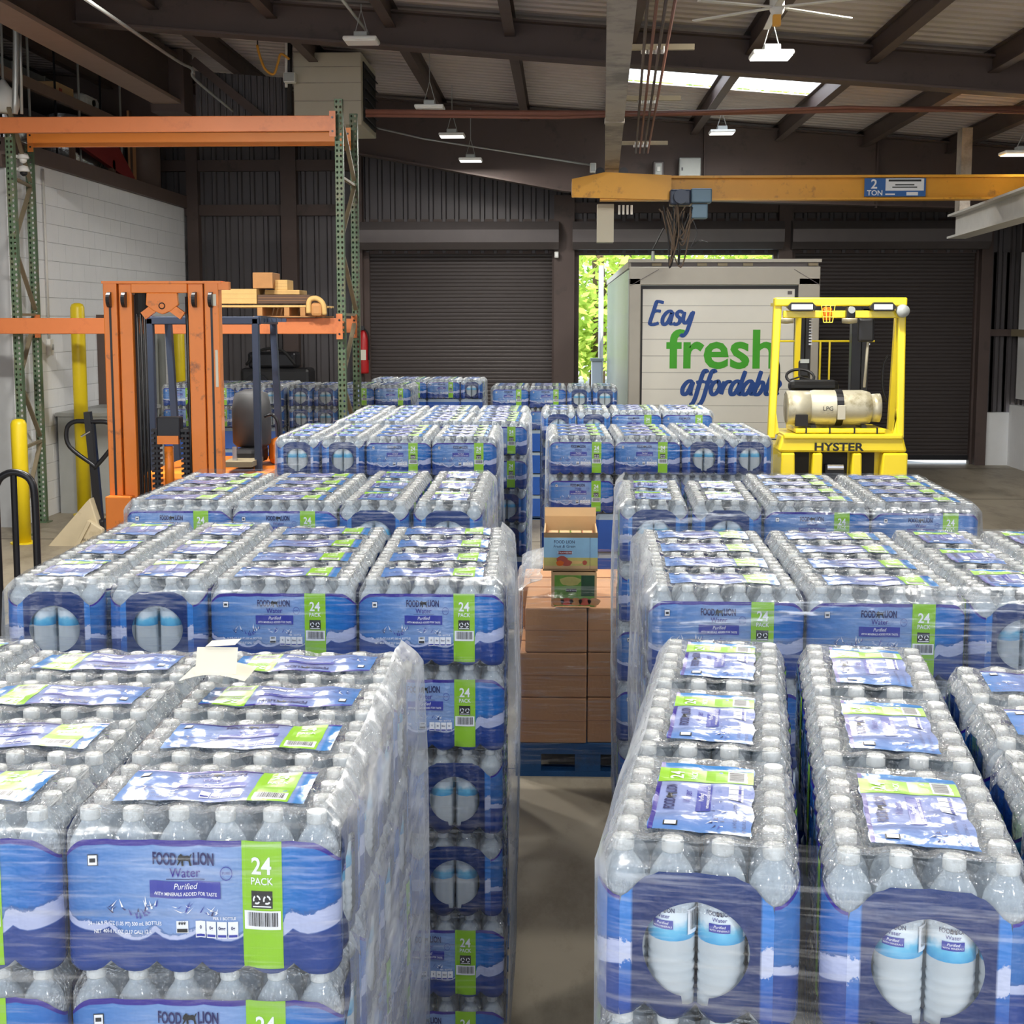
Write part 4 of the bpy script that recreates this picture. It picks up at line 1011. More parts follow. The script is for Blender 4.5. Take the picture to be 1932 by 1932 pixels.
# unit heater
a, b = at(555, 236, 15.6), at(681, 98, 15.6)
uh = thing('unit_heater', 'beige boxy unit heater with black louvres hanging near the roof', 'heater', (a.x, 15.6, a.z)); hw, hh = b.x - a.x, b.z - a.z
MB().box(0, hw, 0, 1.2, 0, hh).build('cabinet', 'beige_metal', uh, bevel=.01)
for z in (.33, .58, .80): MB().box(.0, hw, -.004, 0, hh * z - .003, hh * z + .003).build('seam', 'grey_beam', uh)
MB().box(hw - .012, hw + .012, .12, 1.1, .06, hh - .08).build('louvre_opening', 'dark_hole', uh)
for k in range(6): z = .1 + k * (hh - .2) / 5.5; MB().bar((hw + .02, .12, z), (hw + .02, 1.1, z), .05, .008, up=(.5, 0, 1)).build('louvre', 'black_steel', uh)
for (x, y) in ((.06, .08), (hw - .06, .08), (.06, 1.1), (hw - .06, 1.1)): MB().tube([(x, y, hh), (x, y, roof(a.x) - .2 - a.z)], .008, 6).build('hanger_rod', 'black_steel', uh)

# ------------------------------------------------------------------ pallet rack
def post_mesh(h, w_=.076, d=.06, step=.051):
    """upright channel whose face is pierced by two columns of holes"""
    m = MB(); n = int(h / step); hx = w_ / 4
    for i in range(n):
        z0 = i * step
        for cx in (-hx, hx):
            m_ = [(cx + .011 * math.cos(math.pi / 4 + k * math.pi / 4), 0, z0 + step / 2 + .014 * math.sin(math.pi / 4 + k * math.pi / 4)) for k in range(8)]
            c = [(cx + hx, 0, z0 + step), (cx, 0, z0 + step), (cx - hx, 0, z0 + step), (cx - hx, 0, z0 + step / 2), (cx - hx, 0, z0), (cx, 0, z0), (cx + hx, 0, z0), (cx + hx, 0, z0 + step / 2)]
            m.add(m_ + c, [(k, 8 + k, 8 + (k + 1) % 8, (k + 1) % 8) for k in range(8)])
    for sx in (-1, 1): m.box(sx * w_ / 2 - .0015, sx * w_ / 2 + .0015, 0, d, 0, n * step)
    m.box(-w_ / 2, -w_ / 2 + .02, d - .003, d, 0, n * step).box(w_ / 2 - .02, w_ / 2, d - .003, d, 0, n * step)
    return m
def frame(label, pf, pb, h):
    t = thing('rack_upright', label, 'rack upright', (pf[0], pf[1], 0)); d = Vector((pb[0] - pf[0], pb[1] - pf[1], 0))
    post_mesh(h).build('post', 'green_post', t)
    o = post_mesh(h).build('post', 'green_post', t); o.location = d
    for p in (Vector(), d): MB().box(p.x - .07, p.x + .07, p.y - .05, p.y + .1, 0, .01).build('foot_plate', 'green_post', t)
    z = .25; k = 0; off = Vector((0, .03, 0))
    while z < h - .3:
        a, b = (off, d + off) if k % 2 == 0 else (d + off, off)
        MB().bar(a + Vector((0, 0, z)), b + Vector((0, 0, z + .62)), .04, .025).build('diagonal_brace', 'tan_steel', t)
        if k % 2: MB().bar(off + Vector((0, 0, z - .04)), d + off + Vector((0, 0, z - .04)), .035, .025).build('cross_brace', 'tan_steel', t)
        z += .66; k += 1
    return t
frame('weathered green perforated rack upright at left, before the white wall', (-5.34, 13.4), (-5.50, 14.3), 3.95)
frame('green perforated rack upright standing beside the forklift rack bay', (-2.14, 13.4), (-2.14, 14.35), 4.25)
def beam(label, x0, x1, Y, z0, z1, mat='orange_beam'):
    t = thing('rack_beam', label, 'rack beam', (x0, Y, z0)); h = z1 - z0
    MB().box(.01, x1 - x0 - .01, -.045, .005, 0, h).build('rail', mat, t, bevel=.006)
    MB().box(.0, x1 - x0, .005, .02, h - .03, h).build('step_lip', mat, t)
    for x in (0, x1 - x0):
        o = MB().box(x - .03, x + .03, -.052, -.046, -.05, h + .04).build('end_connector', mat, t)
        for z in (.0, h - .02): MB().lathe([(0, -.06), (.01, -.06), (.01, -.052), (0, -.052)], (x, 0, z), 8, 'y').build('rivet', 'black_steel', o)
    return t
zz = lambda py, Y: at(600, py, Y).z
beam('dull orange top rack beam, front one, spanning to the green upright', -6.6, -2.18, 13.33, zz(249, 13.33), zz(219, 13.33))
beam('orange top rack beam coloured as brightly lit, rear one just below the front beam', -5.45, -2.18, 14.28, zz(276, 14.28), zz(250, 14.28), 'orange_beam_lit')
beam('orange lower rack beam, front one, behind the forklift mast', -6.6, -2.14, 13.33, zz(630, 13.33), zz(600, 13.33))
beam('orange lower rack beam, rear one, under the wooden pallet', -5.45, -2.14, 14.28, zz(628, 14.28), zz(601, 14.28))
# pallet with offcuts on the lower beams
zb = zz(599, 13.4) + .002
x0 = at(415, 590, 13.3).x; x1 = at(612, 590, 13.3).x
wp = thing('wooden_pallet', 'pale wooden pallet lying across the lower rack beams', 'pallet', (x0, 13.22, zb))
W_ = x1 - x0
for k in range(6): MB().box(0, W_ - .08, k * .2, k * .2 + .13, .095, .115).build('deck_board', 'pale_wood', wp, bevel=.003)
for x in (0.38, .64, W_ - .22): MB().box(x, x + .05, 0, 1.13, .012, .094).build('stringer', 'mid_wood', wp, bevel=.003)
for k in (0, 2, 5): MB().box(0.34, W_ - .08, k * .2, k * .2 + .13, 0, .011).build('bottom_board', 'mid_wood', wp)
def lumber(name, px0, py0, px1, py1, Y, dep, mat, label, rz=0.0, grain=True):
    a, b = at(px0, py1, Y), at(px1, py0, Y)
    t = thing(name, label, 'timber', (a.x, Y, a.z), rz); w_, h_ = b.x - a.x, b.z - a.z
    MB().box(0, w_, 0, dep, 0, h_).build('board', mat, t, bevel=.004)
    for k in range(2): MB().box(.0, w_, -.0008, .0, h_ * (.33 + .33 * k) - .001, h_ * (.33 + .33 * k) + .001).build('grain_line', 'mid_wood', t)
    return t
lumber('timber_block', 418, 545, 484, 573, 13.24, .5, 'pale_wood', 'pale yellow timber stack end at the left of the rack pallet')
lumber('timber_plank', 486, 556, 585, 573, 13.22, .5, 'dark_wood', 'dark brown plank face on the rack pallet')
lumber('timber_plank', 500, 547, 565, 555.5, 13.4, .4, 'pale_wood', 'pale thin plank lying on the dark plank')
lumber('timber_block', 477, 514, 514, 544, 13.3, .35, 'mid_wood', 'rough brown timber block topmost on the rack pallet', .0)
lumber('timber_block', 517, 528, 542, 547, 13.42, .3, 'pale_wood', 'small pale timber block beside the topmost block')
lw = thing('burlap_roll', 'crumpled pale wrapping at the right end of the rack pallet', 'wrapping', tuple(at(598, 597, 13.15)))
MB().tube(catmull([(-.08, 0, .03), (-.07, 0, .15), (.0, 0, .17), (.06, 0, .12), (.07, .02, .02)], 5), .025, 8).build('folds', 'pale_wood', lw, smooth=True)
MB().box(-.06, .05, -.01, .3, .0, .13).build('core', 'mid_wood', lw, bevel=.03)

# ------------------------------------------------------------------ orange forklift, mast towards us
of = thing('forklift', 'worn orange forklift with tall mast and navy guard, facing us', 'forklift', (-2.71, 9.3, 0))
u = 9.3 / 2600.0
def ox(px): return (px - 1060) * u + 2.71
def oz(py): return 2.14 - (py - 603) * u
def chan(x0, x1, y0, y1, z0, z1, mat='orange_fork', nm='mast_rail', wall=.02):
    w2 = x1 - x0; m = MB().box(x0, x0 + min(wall, w2), y0, y1, z0, z1).box(x1 - min(wall, w2), x1, y0, y1, z0, z1).box(x0, x1, y1 - .02, y1, z0, z1)
    m.box(x0, x0 + w2 * .42, y0 - .004, y0 + .015, z0, z1).box(x1 - w2 * .42, x1, y0 - .004, y0 + .015, z0, z1)
    return m.build(nm, mat, of, bevel=.004)
zt = oz(532)
for (a, b, c, d) in ((192, 218, 221, 246), (412, 385, 382, 353)):
    a, b = sorted((a, b)); c, d = sorted((c, d))
    MB().box(ox(a), ox(b), 0, .1, .12, zt).build('mast_rail', 'orange_fork', of, bevel=.006)
    MB().box(ox(c), ox(d), .01, .12, .1, zt - .01).build('mast_rail', 'orange_fork', of, bevel=.006)
    MB().box(ox((a + b) / 2 - 2), ox((a + b) / 2 + 2), -.004, .0, .15, zt - .1).build('rail_groove', 'black_steel', of)
    for q in ((a + b) / 2, (c + d) / 2):
        MB().lathe([(0, -.012), (.052, -.012), (.052, .012), (0, .012)], (ox(q), -.005, zt - .12), 18, 'x').build('mast_roller', 'black_steel', of)
MB().box(ox(190), ox(418), -.005, .11, zt - .012, zt + .006).build('top_plate', 'orange_fork', of)
MB().box(ox(246), ox(353), -.005, .05, oz(553), zt - .012).build('cross_member', 'orange_fork', of, bevel=.005)
MB().box(ox(412), ox(432), .0, .06, oz(547), zt).build('hose_bracket', 'orange_fork', of)
ch = MB().prism([(ox(276), oz(553)), (ox(334), oz(553)), (ox(336), oz(575)), (ox(322), oz(586)), (ox(305), oz(593)), (ox(288), oz(586)), (ox(274), oz(575))], -.01, .03).build('carriage_head', 'orange_fork', of, bevel=.004)
m = MB(); m.tube([(ox(305) + .02 * math.cos(k * .524), -.013, oz(577) + .02 * math.sin(k * .524)) for k in range(12)], .0035, 6, closed=True).build('bolt_ring', 'black_steel', ch)
for (a, b, c, d) in ((268, 596, 290, 580), (343, 596, 321, 580)): MB().bar((ox(a), .01, oz(b)), (ox(c), .01, oz(d)), .03, .055, up=(0, 0, 1)).build('carriage_arm', 'orange_fork', of)
for q in (252, 259, 266, 348): MB().tube([(ox(q), .05, oz(560)), (ox(q), .06, .35)], .012, 8).build('hydraulic_hose', 'black_plastic', of, smooth=True)
for q in (247, 356): MB().box(ox(q) - .005, ox(q) + .012, .06, .09, .3, oz(556)).build('lift_chain', 'black_steel', of)
MB().tube([(ox(262), .05, oz(548)), (ox(262), .05, oz(592))], .045, 12).build('chain_guard', 'rubber', of)
MB().lathe([(0, oz(935)), (.032, oz(935)), (.032, oz(845)), (0, oz(845))], (ox(305), .06, 0), 14).build('lift_cylinder', 'orange_fork', of, smooth=True)
MB().box(ox(284), ox(330), .03, .12, oz(832), oz(788)).build('valve_block', 'black_steel', of, bevel=.01); MB().box(ox(286), ox(327), .015, .05, oz(840), oz(824)).build('valve_bracket', 'orange_fork', of)
for q in (281, 338):
    m = MB(); m.tube([(ox(q), .07, .3), (ox(q), .07, oz(812))], .02, 10)
    for k in range(26): m.box(ox(q) - .03, ox(q) + .03, .04, .1, .5 + k * .035, .518 + k * .035)
    m.build('roller_chain', 'black_steel', of, kind='stuff')
MB().tube(catmull([(ox(330), .3, oz(800)), (ox(326), .3, oz(770)), (ox(345), .3, oz(762)), (ox(360), .3, oz(768))], 5), .012, 8).build('steering_rim', 'black_plastic', of, smooth=True)
MB().tube([(ox(340), .2, oz(790)), (ox(350), .45, oz(830))], .02, 8).build('steering_column', 'black_plastic', of)
MB().box(ox(190), ox(240), -.08, .1, .12, oz(938)).build('fork_carriage', 'orange_fork', of, bevel=.01); MB().box(ox(360), ox(416), -.08, .1, .12, oz(938)).build('fork_carriage', 'orange_fork', of, bevel=.01)
for q in (225, 380): MB().box(ox(q) - .05, ox(q) + .05, -1.0, -.08, .06, .1).box(ox(q) - .05, ox(q) + .05, -.12, -.08, .1, .6).build('fork', 'black_steel', of)
# rating label on the right rail
MB().box(ox(404), ox(409), -.007, -.002, oz(730), oz(660)).build('rating_label', 'paper', of); MB().box(ox(400), ox(408), -.007, -.002, oz(577), oz(555)).build('rating_label', 'paper', of)
# guard, seat, hood and wheels behind
u2 = 10.4 / 2600.0; gx = lambda px: (px - 1060) * u2 + 2.71; gz = lambda py: 2.14 - (py - 603) * u2
gy = 1.1
for (p, q) in ((281, 0), (482, 0)): MB().box(gx(p) - .025, gx(p) + .025, gy - .03, gy + .03, .9, gz(600)).build('guard_post', 'navy_steel', of, bevel=.006)
g2 = lambda px: (px - 1060) * 11.5 / 2600 + 2.71
for p in (320, 520): MB().bar((g2(p), 2.3, .9), (g2(p) - .02, 2.2, gz(604)), .05, .06).build('guard_post', 'navy_steel', of)
MB().box(gx(274), gx(490), gy - .03, gy + .05, gz(612), gz(597)).build('guard_bar', 'navy_steel', of, bevel=.006)
for p in (278, 486): MB().bar((gx(p), gy, gz(603)), (g2(p + 32), 2.22, gz(605)), .05, .06).build('guard_bar', 'navy_steel', of)
for k in range(5): MB().bar((gx(290), gy + .2 + k * .2, gz(603)), (gx(478) + .05, gy + .2 + k * .2, gz(604)), .02, .03).build('guard_slat', 'navy_steel', of)
MB().lathe([(0, 0), (.12, 0), (.15, .03), (.155, .3), (.13, .42), (.05, .45), (0, .45)], (gx(448), 1.5, gz(852)), 20).build('seat', 'seat_grey', of, smooth=True)
MB().box(gx(425), gx(470), 1.2, 1.7, gz(885), gz(852)).build('seat_base', 'black_plastic', of, bevel=.03)
MB().box(gx(262), gx(505), 1.0, 2.3, .35, gz(890)).build('hood', 'orange_fork', of, bevel=.05); MB().box(gx(478), gx(508), 1.5, 2.3, gz(890), gz(836)).build('counterweight', 'orange_fork', of, bevel=.05)
MB().box(gx(425), gx(480), .9, 1.3, gz(878), gz(868)).build('floor_plate', 'tan_steel', of)
MB().tube(catmull([(gx(484), 1.3, gz(790)), (gx(498), 1.3, gz(786)), (gx(510), 1.3, gz(800)), (gx(512), 1.3, gz(832))], 5), .012, 8).build('grab_handle', 'black_steel', of, smooth=True)
MB().box(gx(438), gx(446), 1.0, 1.04, gz(870), gz(842)).build('lever', 'chrome', of)
for (x, y, r) in ((gx(270), .45, .3), (gx(490), .45, .3), (gx(285), 2.0, .24), (gx(478), 2.0, .24)):
    wv = MB().lathe([(0, -.1), (r * .55, -.1), (r * .9, -.09), (r, -.05), (r, .05), (r * .9, .09), (r * .55, .1), (0, .1)], (x, y, r + .002), 24, 'x').build('wheel', 'rubber', of, smooth=True)
    MB().lathe([(0, -.105), (r * .5, -.105), (r * .5, .105), (0, .105)], (x, y, r + .002), 16, 'x').build('rim', 'orange_fork', wv)

# ------------------------------------------------------------------ yellow forklift, seen from behind
v = 11.4 / 2600.0
yf = thing('forklift', 'yellow forklift seen from behind with steel gas bottle', 'forklift', (2.28, 11.4, 0))
X = lambda px: (px - 1060) * v - 2.28
Z = lambda py: 2.14 - (py - 603) * v
YM = 'yellow_fork'
MB().prism([(X(1470), Z(851)), (X(1468), Z(846)), (X(1476), Z(818)), (X(1700), Z(818)), (X(1708), Z(846)), (X(1708), Z(851))], .0, .25).build('counterweight_top', YM, yf, bevel=.02)
m = MB().prism([(X(1476), Z(816)), (X(1478), Z(826)), (X(1698), Z(826)), (X(1700), Z(816))], -.02, .6)
m.build('deck_edge', YM, yf, bevel=.012)
bk = MB().box(X(1476), X(1702), .12, .9, .3, Z(845)); bk.build('counterweight_body', YM, yf, bevel=.03)
for (a, b, c, d) in ((1470, 1503, 1474, 1497), (1527, 1551, 1533, 1549), (1601, 1628, 1607, 1622), (1652, 1708, 1664, 1708)):
    MB().prism([(X(a), .25), (X(b), .25), (X(d) + (.01), Z(852)), (X(c), Z(852))][::1], -.01, .2).build('counterweight_rib', YM, yf, bevel=.015)
for (a, b) in ((1503, 1530), (1553, 1602), (1626, 1653)): MB().box(X(a), X(b), .1, .14, .4, Z(851)).build('vent_opening', 'dark_hole', yf)
MB().box(X(1558), X(1596), .05, .12, .62, Z(875)).build('tow_pin_block', 'black_steel', yf, bevel=.01); MB().tube([(X(1562), .04, Z(880)), (X(1592), .04, Z(880))], .025, 10).build('tow_pin', 'chrome', yf)
flat_text('HYSTER', .092, (X(1580), -.0155, Z(841)), 'ink_black', yf, bold=.03, sx=1.25)
MB().box(X(1500), X(1668), .0, .5, Z(815), Z(806)).build('tank_tray', YM, yf, bevel=.01)
for p in (1518, 1562, 1608, 1650): MB().box(X(p), X(p) + .012, -.004, .02, Z(816), Z(804)).build('hinge', 'black_steel', yf)
# gas bottle on its cradle: lifts off, still one strapped unit of the truck
gb = thing('gas_bottle', 'scuffed steel gas bottle strapped on the yellow forklift', 'gas bottle', (2.28, 11.56, Z(769)))
x0, x1 = X(1516), X(1650); r = .147
MB().lathe([(0, x0), (.08, x0 + .005), (.13, x0 + .03), (r, x0 + .09), (r, x1 - .09), (.13, x1 - .03), (.08, x1 - .005), (0, x1)], (0, 0, 0), 32, 'x').build('shell', 'tank_metal', gb, smooth=True)
MB().lathe([(.125, X(1486)), (.142, X(1488)), (.142, x0 + .06), (.132, x0 + .06), (.13, X(1488))], (0, 0, 0), 28, 'x').build('valve_collar', 'tank_metal', gb, smooth=True)
MB().lathe([(.115, x1 - .02), (.12, X(1662)), (.105, X(1662)), (.1, x1 - .02)], (0, 0, 0), 28, 'x').build('foot_ring', 'tank_metal', gb, smooth=True)
MB().box(X(1500), X(1523), -.142, -.1, -.145, -.05).build('collar_window', 'dark_hole', gb); MB().tube([(X(1508), -.12, -.1), (x0 + .02, -.08, -.04)], .02, 8).build('valve', 'beige_metal', gb)
MB().lathe([(r + .001, X(1577)), (r + .005, X(1577)), (r + .005, X(1590)), (r + .001, X(1590))], (0, 0, 0), 28, 'x').build('strap', 'black_steel', gb)
MB().box(X(1577), X(1592), -r - .02, -r - .003, -.09, .03).build('strap_buckle', 'beige_metal', gb, bevel=.005)
flat_text('LPG', .05, (X(1560), -r - .004, .0), 'ink_black', gb); 
for p in (1535, 1630): MB().box(X(p) - .02, X(p) + .02, .06, .3, Z(806), Z(800)).build('tank_cradle', 'black_steel', yf)
# overhead guard
for (pt, pb) in ((1464, 1457), (1694, 1698)):
    MB().prism([(X(pb) - .03, Z(826)), (X(pb) + .03, Z(826)), (X(pt) + .032, Z(566)), (X(pt) - .032, Z(566))], .05, .13).build('guard_post', YM, yf, bevel=.012)
    MB().prism([(X(pb) - .03 + .0, Z(826)), (X(pb) + .06 * (1 if pt < 1500 else -1) + .0, Z(815)), (X(pt), Z(770)), (X(pt) - .02, Z(770))], .06, .12).build('gusset', YM, yf)
w13 = 13.2 / 2600; X13 = lambda px: (px - 1060) * w13 - 2.28; 
for p in (1497, 1674): MB().bar((X13(p), 1.8, .9), (X13(p - (2 if p < 1500 else -2)), 1.65, Z(578)), .05, .06).build('guard_post', YM, yf)
MB().box(X(1457), X(1702), .03, .14, Z(578), Z(562)).build('guard_crossbar', YM, yf, bevel=.012)
for p in (1464, 1694): MB().bar((X(p), .1, Z(570)), (X13(1497 if p < 1500 else 1674), 1.66, Z(574)), .05, .05).build('guard_rail', YM, yf)
for k in range(5): x = X(1505 + k * 38); MB().bar((x, .1, Z(568)), (x, 1.6, Z(572)), .025, .03).build('guard_slat', YM, yf)
MB().box(X(1474), X(1690), .05, .10, Z(600), Z(586)).build('light_bar', YM, yf, bevel=.008)
for (a, b) in ((1478, 1533), (1630, 1680)):
    h = MB().prism([(X(a), Z(580)), (X(a + 8), Z(587)), (X(b - 8), Z(587)), (X(b), Z(580)), (X(b - 8), Z(571)), (X(a + 8), Z(571))], -.02, .04).build('work_light', 'black_plastic', yf)
    MB().box(X(a + 8), X(b - 8), -.026, -.02, Z(584), Z(575)).build('light_lens', 'lens_white', h)
bkt = MB()
for k in range(4): xx = X(1541 + k * 8.4); bkt.tube([(xx, -.02, Z(577)), (X(1546 + k * 5.4), -.02, Z(608))], .004, 5)
for (p, q, e) in ((577, 1541, 1567), (588, 1543, 1565), (598, 1545, 1563), (608, 1546, 1562)): bkt.tube([(X(q), -.02, Z(p)), (X(e), -.02, Z(p))], .004, 5)
bkt.build('beacon_guard', YM, yf); MB().lathe([(0, Z(604)), (.035, Z(604)), (.04, Z(595)), (.04, Z(583)), (.03, Z(580)), (0, Z(580))], (X(1554), .03, 0), 14).build('strobe_beacon', 'beacon_orange', yf, smooth=True)
MB().box(X(1588), X(1604), -.03, .05, Z(600), Z(580)).build('camera_bracket', 'black_plastic', yf, bevel=.01); MB().lathe([(0, -.03), (.028, -.03), (.028, .02), (0, .02)], (X(1596), -.02, Z(585)), 14, 'y').build('reverse_buzzer', 'panel_grey', yf)
MB().lathe([(0, -.02), (.05, -.02), (.055, .02), (0, .03)], (X(1692), -.01, Z(587)), 18, 'y').build('round_lamp', 'panel_grey', yf, smooth=True)
for p in (1488, 1608): MB().lathe([(0, X(p - 14)), (.03, X(p - 13)), (.035, X(p)), (.03, X(p + 14)), (0, X(p + 15))], (0, .3, Z(603)), 12, 'x').build('rear_mirror', 'tank_metal', yf, smooth=True)
# mast, dash, seat and wheels ahead of the driver
for (a, b) in ((1493, 1524), (1596, 1633)):
    a, b = X13(a + 12), X13(b + 8)
    MB().box(a, a + (b - a) * .55, 2.0, 2.12, .2, 2.3).build('mast_rail', 'black_steel', yf, bevel=.006); MB().box(a + (b - a) * .6, b, 2.02, 2.14, .2, 2.25).build('mast_rail', 'black_plastic', yf, bevel=.006)
    cl = MB()
    for k in range(12): cl.box(b - .03, b + .0, 1.97, 2.0, 1.9 + k * .028, 1.915 + k * .028)
    cl.build('lift_chain', 'chrome', yf, kind='stuff')
for zq in (2.28, .5): MB().box(X13(1505), X13(1641), 2.02, 2.1, zq - .05, zq).build('mast_crossbar', 'black_steel', yf)
MB().tube([(X13(1482), 2.3, 1.93), (X13(1664), 2.3, 1.93)], .01, 6).build('backrest_bar', YM, yf)
for p in (1560, 1578, 1644): MB().tube([(X13(p), 2.3, 1.93), (X13(p), 2.3, .6)], .01, 6).build('backrest_bar', YM, yf)
MB().box(X(1636), X(1667), .5, .56, Z(646), Z(600)).build('display_unit', 'black_plastic', yf, bevel=.02)
MB().tube([(X(1657), .55, Z(646)), (X(1655), .6, Z(735))], .012, 6).build('display_stem', 'beige_metal', yf)
sw = MB().tube([(X(1535) + .12 * math.cos(k * .3142), .75 + .06 * math.sin(k * .3142), Z(716) + .062 * math.sin(k * .3142)) for k in range(20)], .013, 8, closed=True).build('steering_wheel', 'black_plastic', yf, smooth=True)
for k in range(3): a = 1.57 + k * 2.094; MB().tube([(X(1535), .75, Z(716)), (X(1535) + .12 * math.cos(a), .75 + .06 * math.sin(a), Z(716) + .062 * math.sin(a))], .008, 6).build('spoke', 'black_plastic', sw)
MB().box(X(1508), X(1605), .55, .7, Z(745), Z(721)).build('seat_backrest', 'black_plastic', yf, bevel=.04)
MB().box(X(1512), X(1600), .5, 1.0, Z(775), Z(745)).build('seat', 'black_plastic', yf, bevel=.04)
MB().box(X(1550), X(1572), 1.2, 1.26, Z(722), Z(686)).build('console', 'black_plastic', yf, bevel=.02); MB().box(X(1552), X(1570), 1.19, 1.2, Z(692), Z(684)).build('console_screen', 'panel_grey', yf)
for (a, b) in ((1470, 1), (1690, -1)): MB().tube(catmull([(X(a), .4, Z(760)), (X(a) + .04 * b, .4, Z(735)), (X(a) + .04 * b, .4, Z(690)), (X(a), .4, Z(672))], 5), .012, 8).build('grab_handle', 'black_plastic', yf, smooth=True)
MB().box(X(1480), X(1698), .6, 1.9, .35, .95).build('chassis', YM, yf, bevel=.04)
for (x, y, r) in ((-.42, .45, .25), (.42, .45, .25), (-.44, 1.7, .32), (.44, 1.7, .32)):
    wv = MB().lathe([(0, -.1), (r * .55, -.1), (r * .9, -.09), (r, -.05), (r, .05), (r * .9, .09), (r * .55, .1), (0, .1)], (x, y, r + .002), 24, 'x').build('wheel', 'rubber', yf, smooth=True)
    MB().lathe([(0, -.105), (r * .5, -.105), (r * .5, .105), (0, .105)], (x, y, r + .002), 16, 'x').build('rim', YM, wv)

# ------------------------------------------------------------------ delivery truck backed through the open door
TD = 17.0; tu = TD / 2600; tx0, tx1 = .82, 3.13; tz1 = 2.14 + 111 * tu; tz0 = .62; TL = 8.2
tr = thing('box_truck', 'white box truck backed in, its rear door lettered Easy fresh affordable', 'truck', (0, TD, 0))
TX = lambda px: (px - 1060) * tu; TZ = lambda py: 2.14 - (py - 603) * tu
MB().box(tx0 + .01, tx1 - .01, .08, TL, tz0, tz1 - .02).build('cargo_box', 'truck_side', tr)
for (a, b) in ((tx0, TX(1207)), (TX(1499), tx1)): MB().box(a, b, 0, .09, tz0, tz1 - .22).build('rear_post', 'truck_frame', tr, bevel=.01)
MB().box(tx0, tx1, 0, .09, TZ(539), TZ(505)).build('rear_header', 'truck_frame', tr, bevel=.01)
MB().box(tx0 - .01, tx1 + .01, -.012, .2, TZ(497), TZ(491)).build('roof_edge', 'truck_frame', tr); MB().box(tx0 + .02, tx1 - .02, .03, .08, TZ(506), TZ(496)).build('lamp_recess', 'hood_metal', tr)
for p in (1236, 1320, 1358, 1405, 1525): MB().box(TX(p) - .06, TX(p) + .06, .005, .03, TZ(504), TZ(498)).build('marker_lamp', 'tan_steel', tr, bevel=.006)
for (a, b, sg_) in ((1187, 1240, 1), (1540, 1490, -1)): MB().bar((TX(a), -.002, TZ(540)), (TX(b), -.002, TZ(510)), .004, .006).build('corner_seam', 'hood_metal', tr)
dr = MB().box(TX(1207), TX(1499), .05, .07, tz0 + .05, TZ(540)).build('roll_up_door', 'black_plastic', tr)
n = 9; z0, z1 = tz0 + .06, TZ(546)
for k in range(n):
    a = z0 + (z1 - z0) * k / n; b = z0 + (z1 - z0) * (k + 1) / n
    MB().box(TX(1211), TX(1493), .036, .05, a + .002, b - .002).build('door_panel', 'truck_white', dr)
MB().box(TX(1480), TX(1488), .03, .04, TZ(556), TZ(550)).build('door_badge', 'hood_metal', dr)
MB().box(tx0, tx1, -.05, .1, tz0 - .12, tz0).build('rear_bumper', 'black_steel', tr)
sd = MB()
for k in range(60): y = .25 + k * .13; sd.box(tx0 - .006, tx0 + .012, y, y + .05, tz0 + .1, tz1 - .12)
sd.build('side_ribs', 'truck_side', tr, kind='stuff'); MB().box(tx0 - .015, tx0 + .02, .05, TL, tz1 - .1, tz1 - .02).build('side_rail', 'truck_frame', tr)
MB().box(tx0 + .15, tx1 - .15, TL + .1, TL + 2.1, .5, 2.3).build('cab', 'truck_white', tr, bevel=.1); MB().box(tx0 + .3, tx1 - .3, .3, TL + 1.5, .5, .62).build('chassis', 'black_steel', tr)
for (x, y) in ((tx0 + .3, 2.0), (tx1 - .3, 2.0), (tx0 + .32, TL + .9), (tx1 - .32, TL + .9)):
    wv = MB().lathe([(0, -.14), (.28, -.14), (.45, -.12), (.48, -.06), (.48, .06), (.45, .12), (.28, .14), (0, .14)], (x, y, .482), 24, 'x').build('wheel', 'rubber', tr, smooth=True)
    MB().lathe([(0, -.145), (.25, -.145), (.25, .145), (0, .145)], (x, y, .482), 16, 'x').build('rim', 'chrome', wv)
